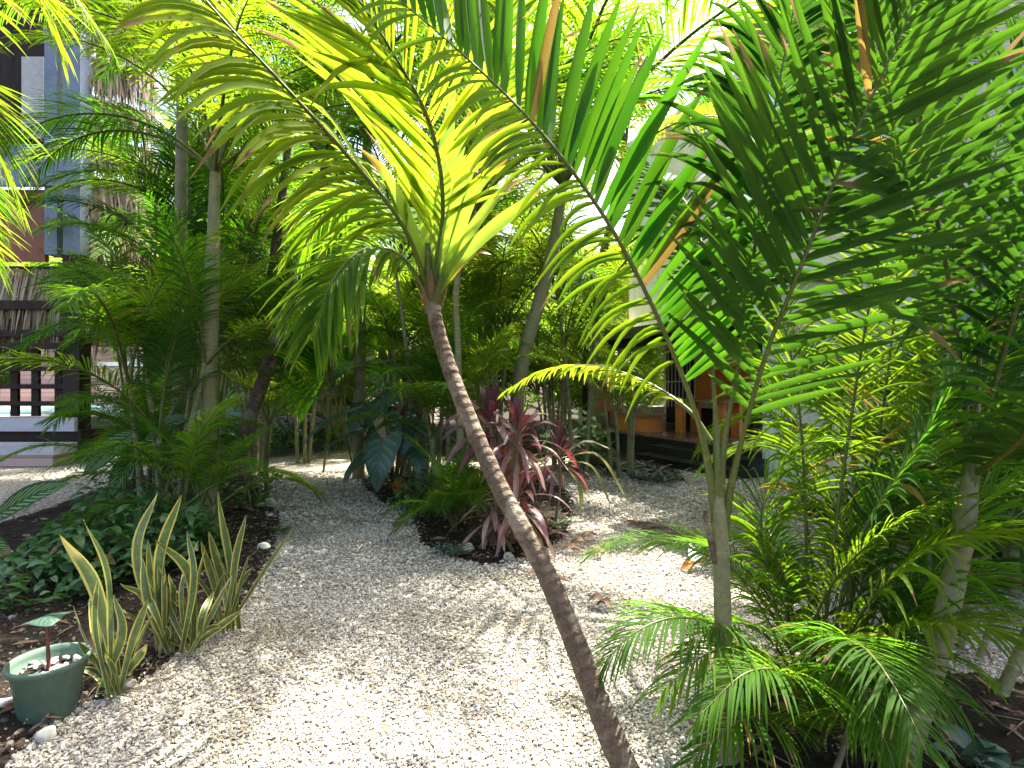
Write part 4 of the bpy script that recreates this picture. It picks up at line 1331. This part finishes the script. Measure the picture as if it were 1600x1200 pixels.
def elephant(label, u, v, leaves, seed, z=BEDZ):
    r = np.random.default_rng(seed)
    b0 = G(u, v, z)
    root = thing('elephant_ear', b0, label, 'elephant ear')
    for (cu, cv, dd, ang, pitch, size) in leaves:
        size *= 1.3
        c = W(cu, cv, b0[1] + dd)
        m = MB()
        tube(m, [b0 + np.array([r.normal() * .03, r.normal() * .03, 0]), (b0 + c) / 2 + np.array([0, 0, .12]), c], [.016, .012, .007], n=7, seg=14)
        st_ = m.build('stalk', STEM['red'] if r.random() < .5 else STEM['petiole'], root)
        a, p = RAD(ang), RAD(pitch)
        d = np.array([math.cos(a) * math.cos(p), math.sin(a) * math.cos(p), math.sin(p)])
        up = np.array([-math.cos(a) * math.sin(p), -math.sin(a) * math.sin(p), math.cos(p)])
        m = MB()
        blade(m, [c, c + d * size * .5 + up * .03, c + d * size - up * .05], size * .72, up=up, prof=HEART, nc=8, fold=-.12, seg=14, lobe=.35, wave=.012, r=r)
        m.build('leaf', LEAF['alocasia'], root)
    return root


ELS = 1.0
elephant('big dark elephant ear with a blue green leaf hanging over the path', 618, 765, [
    (598, 685, -.9, -100, -70, .50), (556, 672, -.7, 200, -32, .48), (545, 640, -.5, 195, -28, .46), (585, 565, .2, 200, -18, .58), (640, 575, .1, -30, -25, .5),
    (655, 660, -.4, -50, -35, .42), (648, 700, -.6, -60, -45, .38), (575, 705, -.8, 215, -45, .4), (610, 620, -.2, -130, -40, .48), (628, 650, -.5, -75, -50, .44)], 501)
elephant('shaded elephant ear standing behind the big dark one', 560, 742, [
    (530, 600, -.2, 200, -30, .55), (560, 560, 0, -120, -30, .55), (600, 590, 0, -60, -35, .5), (520, 650, -.3, 210, -40, .5), (570, 630, -.3, -100, -45, .5)], 503)
elephant('elephant ear with small pale leaves at the far end of the left path', 455, 700, [
    (440, 600, .1, 190, 0, .5), (470, 590, .1, 20, 0, .55), (430, 650, -.1, 200, -20, .5), (480, 640, -.1, -30, -15, .5)], 502)

# dark fan leaf behind the elephant ear
b0 = XY(505, 9.4, 0)
root = thing('fan_palm', b0, 'small fan palm with one dark pleated leaf left of the elephant ear', 'palm')
c = W(515, 578, 9.4)
m = MB()
tube(m, [b0, (b0 + c) / 2 + np.array([.05, 0, 0]), c], [.02, .016, .012], n=7, seg=12)
m.build('stalk', STEM['petiole'], root)
for (cc, rot, L_) in ((c, 165, .95), (c + np.array([.1, .1, .05]), 60, .8)):
    m = MB()
    for q in range(17):
        a = RAD(rot - 75 + 150 * q / 16)
        d = np.array([math.cos(a), -.15, math.sin(a)])
        blade(m, [cc, cc + d * L_ * .6, cc + d * L_ + np.array([0, 0, -.1])], .15, up=(0, -1, .3), prof=((0, .1), (.5, .8), (.75, 1), (1, .05)), nc=2, fold=.5, seg=6)
    m.build('fan_leaf', LEAF['dark'], root)

# dumb canes with streaked leaves
for lb, base_uv, lv, sd_ in (
        ('dumb cane with one big streaked leaf over the gravel at left edge', (25, 905), [((-20, 815), (110, 755), .23), ((-60, 790), (-10, 735), .2), ((-50, 850), (20, 870), .16)], 521),
        ('dumb cane with upright streaked leaf before the dark pavilion step', (205, 820), [((215, 672), (128, 745), .27), ((225, 690), (300, 650), .24), ((215, 700), (170, 780), .2)], 522)):
    b0 = Gb(*base_uv)
    root = thing('dumb_cane', b0, lb, 'dumb cane')
    for a_, b_, w_ in lv:
        A_, B_ = W(*a_, b0[1]), W(*b_, b0[1] - .12)
        m = MB()
        tube(m, [b0, b0 * .4 + A_ * .6 + np.array([0, 0, .05]), A_], [.012, .009, .006], n=7, seg=10)
        m.build('stalk', STEM['petiole'], root)
        m = MB()
        blade(m, [A_, (A_ + B_) / 2 + np.array([0, 0, .04]), B_], w_ * (b0[1] / 4.2) ** .6, up=(0, -.75, .65), prof=OVAL, nc=8, fold=.1, seg=16)
        m.build('leaf', LEAF['dumb'], root)


def leafy(label, name, cat, c, rad, hgt, n, size, leaf, seed, group=None, z0=BEDZ):
    """a low bushy plant of oval leaves on thin stems"""
    r = np.random.default_rng(seed)
    c = np.asarray(c, float)
    root = thing(name, (c[0], c[1], z0), label, cat, group)
    m, ms = MB(), MB()
    for q in range(n):
        a = r.random() * 6.28
        rr = rad * math.sqrt(r.random())
        h = hgt * (1 - .6 * (rr / rad) ** 2) * r.uniform(.25, 1.0)
        p = np.array([c[0] + rr * math.cos(a), c[1] + rr * math.sin(a), z0 + h])
        b = r.random() * 6.28
        L = size * r.uniform(.6, 1.3)
        d = np.array([math.cos(b), math.sin(b), r.normal() * .35])
        blade(m, [p, p + d * L * .5 + np.array([0, 0, .1 * L]), p + d * L - np.array([0, 0, .12 * L])], L * .5, up=(.3 * r.normal(), .3 * r.normal(), 1), prof=OVAL, nc=2, fold=.25, seg=5, r=r)
        if q % 5 == 0:
            tube(ms, [np.array([c[0] + rr * .5 * math.cos(a), c[1] + rr * .5 * math.sin(a), z0 - .02]), p], [.004, .002], n=5, seg=4, cap=False)
    m.build('foliage', LEAF[leaf], root)
    ms.build('stem', STEM['thin'], root)
    return root


leafy('low round-leaved bush behind the snake plants', 'leafy_shrub', 'shrub', Gb(200, 885), .65, .6, 800, .12, 'cover', 541)
leafy('low leafy ground plant in shade left of the snake plants', 'leafy_shrub', 'shrub', Gb(90, 915), .65, .3, 480, .10, 'cover', 542)
leafy('leafy bush at the foot of the pale ringed palm trunk', 'leafy_shrub', 'shrub', Gb(255, 810), .8, .75, 520, .11, 'cover', 543)
leafy('pale leafy sprigs at the foot of the brown leaning palm', 'leafy_shrub', 'shrub', Gb(400, 765), .35, .45, 140, .09, 'cover', 544)
leafy('dark leafy undergrowth below the island palm clump', 'leafy_shrub', 'shrub', Gb(670, 790), .45, .45, 260, .10, 'cover', 545)
leafy('broad leaved bush beside the porch at its left end', 'leafy_shrub', 'shrub', XY(905, 9.9, 0), .6, 1.0, 160, .26, 'cover', 546)
leafy('low bush in shadow at the far bend of the left path', 'leafy_shrub', 'shrub', XY(470, 12.6, 0), .9, .7, 260, .2, 'cover', 547)
leafy('dark low bush before the pool terrace, at the end of the left path', 'leafy_shrub', 'shrub', XY(395, 11.6, 0), .9, .9, 260, .2, 'cover', 551)
leafy('dark low bush between the brown leaning palm and the pool terrace', 'leafy_shrub', 'shrub', XY(320, 11.2, 0), .9, 1.0, 260, .2, 'cover', 552)
leafy('leafy bushes behind the pool terrace wall', 'leafy_shrub', 'shrub', (-15.5, 23.2, 0), 2.6, 4.6, 700, .34, 'back', 548)
leafy('small leafy seedling among litter under the stout palm', 'leafy_shrub', 'shrub', (1.75, 1.95, 0), .16, .2, 36, .12, 'alocasia', 549)
leafy('leafy bush at the right wall beneath the banana leaf', 'leafy_shrub', 'shrub', XY(1580, 5.0, 0), .5, .9, 130, .22, 'cover', 550)


def tufts(label, name, cat, spots, L, w, n, leaf, seed, up=.7):
    r = np.random.default_rng(seed)
    c0 = np.mean(np.array(spots), 0)
    root = thing(name, c0, label, cat)
    m = MB()
    for s_ in spots:
        s_ = np.asarray(s_)
        for q in range(n):
            a = r.random() * 6.28
            e = r.uniform(.15, 1) * up
            d = np.array([math.cos(a) * (1 - e * .6), math.sin(a) * (1 - e * .6), e])
            l_ = L * r.uniform(.6, 1.15)
            b_ = s_ + np.append(r.normal(size=2) * .02, 0)
            blade(m, [b_, b_ + d * l_ * .55, b_ + d * l_ * np.array([1.1, 1.1, .75])], w, up=(0, -.2, 1), nc=2, fold=.3, seg=6, r=r)
    m.build('foliage', LEAF[leaf], root)
    return root


r = np.random.default_rng(3)
tufts('row of low dark strap-leaved plants edging the gravel by the porch steps', 'border_plant', 'border plant', [Gb(u + r.normal() * 8, v) for u, v in ((945, 735), (968, 742), (992, 748), (1015, 752), (1040, 754), (1062, 748), (1000, 735), (1030, 738), (955, 725), (980, 730))], .34, .03, 22, 'alocasia', 561)
tufts('small grassy tuft under the island, left of the white rock', 'border_plant', 'border plant', [Gb(690, 862), (Gb(712, 866))], .17, .018, 26, 'alocasia', 562)
tufts('small striped leafy tuft beside the path, behind the snake plants', 'border_plant', 'border plant', [Gb(392, 795), Gb(405, 785)], .32, .022, 22, 'cover', 563)
tufts('spiky tuft growing at the right foot of the ti plant', 'border_plant', 'border plant', [Gb(868, 825)], .26, .018, 24, 'cover', 564)
tufts('tiny bright fern at the left edge of the path', 'fern', 'fern', [Gb(437, 830)], .16, .02, 14, 'cover', 565, up=.4)

# thin green-stalked young palm by the left path
b0 = Gb(417, 775)
root = thing('palm_sapling', b0, 'thin young palm with bright green stalk standing at the left path edge', 'young palm')
m = MB()
tube(m, [b0, W(416, 730, b0[1]), W(420, 660, b0[1])], [.035, .03, .02], n=9, seg=20)
m.build('stem', STEM['petiole'], root)
put_fronds(root, W(420, 665, b0[1]), 7, .55, 'areca', np.random.default_rng(9), ('arch', 'flat', 'up'))

# purple ti plants in the island bed
r = np.random.default_rng(600)


def ti_head(root, base_pt, top, n, L, seed, lo=.0, hi=1.0, upr=75, dwn=-60, w=.065):
    r = np.random.default_rng(seed)
    m = MB()
    tube(m, [base_pt, (base_pt + top) / 2 + np.append(r.normal(size=2) * .03, 0), top], [.016, .014, .012], n=8, seg=16, wob=.03)
    st_ = m.build('stem', STEM['thin'], root)
    for q in range(n):
        x = q / (n - 1)
        a = q * 2.39996 + r.normal() * .25
        e = RAD(upr + (dwn - upr) * x ** 1.0 + r.normal() * 8)
        l_ = L * (.75 + .4 * math.sin(x * 3.1)) * r.uniform(.85, 1.1)
        d = np.array([math.cos(a) * math.cos(e), math.sin(a) * math.cos(e), math.sin(e)])
        p = top - np.array([0, 0, x * .22])
        sag = (.1 + .5 * math.cos(e)) * l_
        q1 = p + d * l_ * .3
        q2 = p + d * l_ * .65 - np.array([0, 0, sag * .22])
        q3 = p + d * l_ * .95 - np.array([0, 0, sag * .75])
        hor = np.array([-math.sin(a), math.cos(a), 0])
        up = np.cross(hor, d)
        up = up if up[2] > 0 or abs(up[2]) < .2 else -up
        m = MB()
        lrv = lo + (hi - lo) * np.clip(x * .75 + r.normal() * .18, 0, 1)
        blade(m, [p, q1, q2, q3], w * r.uniform(.8, 1.15), up=up, prof=((0, .14), (.14, .2), (.35, .75), (.55, 1), (.75, .8), (.92, .32), (1, .01)), nc=4, fold=.28, seg=12, wave=.03, r=r, twist=r.normal() * .3, lr=lrv)
        m.build('leaf', LEAF['ti'], root)


tb = Gb(775, 850)
ti = thing('ti_plant', tb, 'large purple red ti plant beside the leaning trunk, drooping brown lower leaves', 'ti plant')
dT = tb[1]
ti_head(ti, tb, W(765, 650, dT + .2), 26, .50, 601, .0, .4, 85, -20, .085)
ti_head(ti, tb + np.array([.05, 0, 0]), W(808, 672, dT), 40, .50, 602, .1, .75, 82, -45, .062)
ti_head(ti, tb + np.array([.08, -.05, 0]), W(812, 765, dT - .1), 38, .46, 603, .3, .9, 60, -70, .058)
ti_head(ti, tb + np.array([-.02, -.05, 0]), W(770, 795, dT - .05), 30, .44, 604, .45, .95, 20, -80, .052)
tb2 = Gb(868, 815)
ti2 = thing('ti_plant', tb2, 'smaller ti plant right of the large one, with long green and white arching leaves', 'ti plant')
ti_head(ti2, tb2, W(872, 700, tb2[1]), 26, .48, 611, .0, .55, 80, -40, .06)
for pts, lrv in (([(880, 715), (935, 712), (985, 790)], .97), ([(880, 720), (925, 730), (955, 792)], .87), ([(878, 712), (915, 690), (955, 702)], .8), ([(880, 725), (905, 760), (908, 800)], .9)):
    m = MB()
    blade(m, [W(*p, tb2[1] - .1) for p in pts], .05, up=(0, -.4, 1), nc=4, fold=.25, seg=16, lr=lrv)
    m.build('leaf', LEAF['ti'], ti2)
tb3 = Gb(640, 760)
ti3 = thing('ti_plant', tb3, 'dark red ti plant in shade behind the elephant ear', 'ti plant')
ti_head(ti3, tb3, W(635, 610, tb3[1]), 20, .5, 621, .0, .35, 70, -40, .08)
tb4 = Gb(345, 800)
ti4 = thing('ti_plant', tb4, 'brown purple ti plant in shade behind the tallest snake plant leaf', 'ti plant')
ti_head(ti4, tb4, W(345, 770, tb4[1]), 13, .5, 631, .0, .5, 45, -20, .075)

# big banana leaf at the right edge
b0 = XY(1700, 3.6, 0)
root = thing('banana_plant', b0, 'banana plant at the right edge with one bright green backlit leaf', 'banana plant')
m = MB()
tube(m, [b0, XY(1695, 3.6, .6), W(1660, 760, 3.6)], [.07, .06, .03], n=10, seg=16)
m.build('stem', STEM['petiole'], root)
for pts, w_ in (([(1655, 760, 3.6), (1625, 670, 3.6), (1575, 600, 3.7), (1530, 600, 3.8)], .42), ([(1660, 770, 3.6), (1720, 600, 3.6), (1760, 420, 3.7)], .45), ([(1665, 770, 3.6), (1650, 850, 3.2), (1600, 900, 3.0)], .3)):
    m = MB()
    blade(m, [W(*p) for p in pts], w_, up=(.2, -.9, .5), prof=OVAL, nc=10, fold=.2, seg=22, wave=.012)
    m.build('leaf', LEAF['banana'], root)

# fallen things
P0, P1, P2 = G(1095, 862, .05), G(1045, 825, .07), G(980, 812, .03)
fb = thing('fallen_frond', P1, 'dead brown palm frond lying on the gravel left of the pale cane', 'dead frond')
m = MB()
frond(m, [P0, P1, P2], n=44, L=.42, w=.014, t0=.02, a0=50, a1=20, vee=8, droop=.5, seg=5, r=np.random.default_rng(8), hint=(0, 0, 1))
m.v = [np.concatenate([v[:, :2], np.maximum(v[:, 2:], .012)], 1) for v in m.v]
f_ = m.build('leaf_blade', LEAF['deadfrond'], fb)
m = MB()
rachis(m, [P0, P1, P2], .012, .003)
m.build('rachis', STEM['brown'], fb)


def fallen(label, u, v, L, w, ang, leaf, name='fallen_leaf', z=.03, curl=.05, group=None):
    p = G(u, v, z)
    a = RAD(ang)
    d = np.array([math.cos(a), math.sin(a), 0])
    m = MB()
    blade(m, [-d * L / 2, np.array([0, 0, curl]), d * L / 2 + np.array([0, 0, curl * .4])], w, up=(.2, -.3, 1), prof=OVAL, nc=4, fold=.4, seg=8)
    m.v = [q + p for q in m.v]
    return tag(m.build(name, LEAF[leaf], None, p), label, 'fallen leaf', group)


fallen('curled orange fallen leaf under the elephant ear', 625, 769, .26, .15, 70, 'orange', curl=.12, z=.07)
fallen('small orange red fallen leaf on the sunlit gravel', 1078, 889, .13, .08, 20, 'orange', curl=.04)
for q, (u, v, a, L) in enumerate(((868, 840, -10, .22), (905, 852, 5, .2), (850, 898, 0, .26), (866, 914, -5, .26), (920, 842, 15, .18), (893, 862, -20, .2), (935, 868, 10, .16), (838, 862, 20, .2), (932, 945, -35, .14), (945, 950, -50, .12))):
    fallen('dry tan leaf in the litter right of the leaning trunk', u, v, L, .07, a, 'brown', group='dry leaves beside the leaning trunk')


def rock(label, u, v, s, z=.0, group=None, flat=.65, seed=0):
    p = G(u, v, z)
    m = MB()
    rock_mesh(m, p + np.array([0, 0, s * flat * .7]), s, np.random.default_rng(seed), sub=3, flat=flat)
    return tag(m.build('rock', ROCK, None, p), label, 'rock', group)


rock('pale yellowish rock at the front edge of the island bed', 733, 866, .072, .0, seed=1, flat=.8)
rock('small rock left of the pale yellowish one on the island edge', 717, 870, .032, .0, seed=2)
rock('cream pebble lying against the right of the green pot', 72, 1158, .042, .0, seed=3, flat=.8)
rock('grey rock left of the green pot', 2, 1118, .058, .0, seed=4, flat=.8)
rock('pale rock at the foot of the thin young palm', 423, 792, .10, .0, seed=5)
rock('pale rock left of the foot of the thin young palm', 405, 795, .075, .0, seed=6)
rock('rock among the shrubs at the path edge, right of the tallest snake plant', 412, 862, .075, .0, seed=7)
rock('half buried rock at the base of the ti plant', 795, 875, .06, .0, seed=8)
p = G(1090, 872, .02)
m = MB()
blade(m, [np.array([-.08, -.1, .01]), np.array([0, 0, .07]), np.array([.07, .12, .01])], .16, up=(.2, -.2, 1), nc=4, fold=.3, seg=8)
m.v = [q + p for q in m.v]
tag(m.build('palm_sheath', SHEATH, None, p), 'white curled palm sheath beside the dead frond', 'palm sheath')
# dead stalks leaning among the right hand clump
for q, (a_, b_, rd, lb) in enumerate((((1290, 1190, 2.0), (1330, 1120, 2.2), .012, 'pale cut stalk leaning at the foot of the bushy clump'), ((1560, 1130, 2.6), (1640, 900, 2.6), .028, 'thick bare cane leaning at the right edge'),
                                    ((1530, 1100, 3.0), (1560, 930, 3.0), .018, 'thin upright pinkish cane right of the stout palm'), ((1500, 1080, 3.1), (1512, 900, 3.1), .02, 'thin upright greenish cane right of the stout palm'))):
    A_, B_ = W(*a_), W(*b_)
    A_[2] = .03
    m = MB()
    tube(m, [A_, (A_ + B_) / 2 + np.array([.01, 0, 0]), B_], [rd, rd * .9, rd * .8], n=9, seg=16, wob=.02)
    tag(m.build('bare_cane', STEM['cane'] if q else STEM['thin']), lb, 'bare cane')
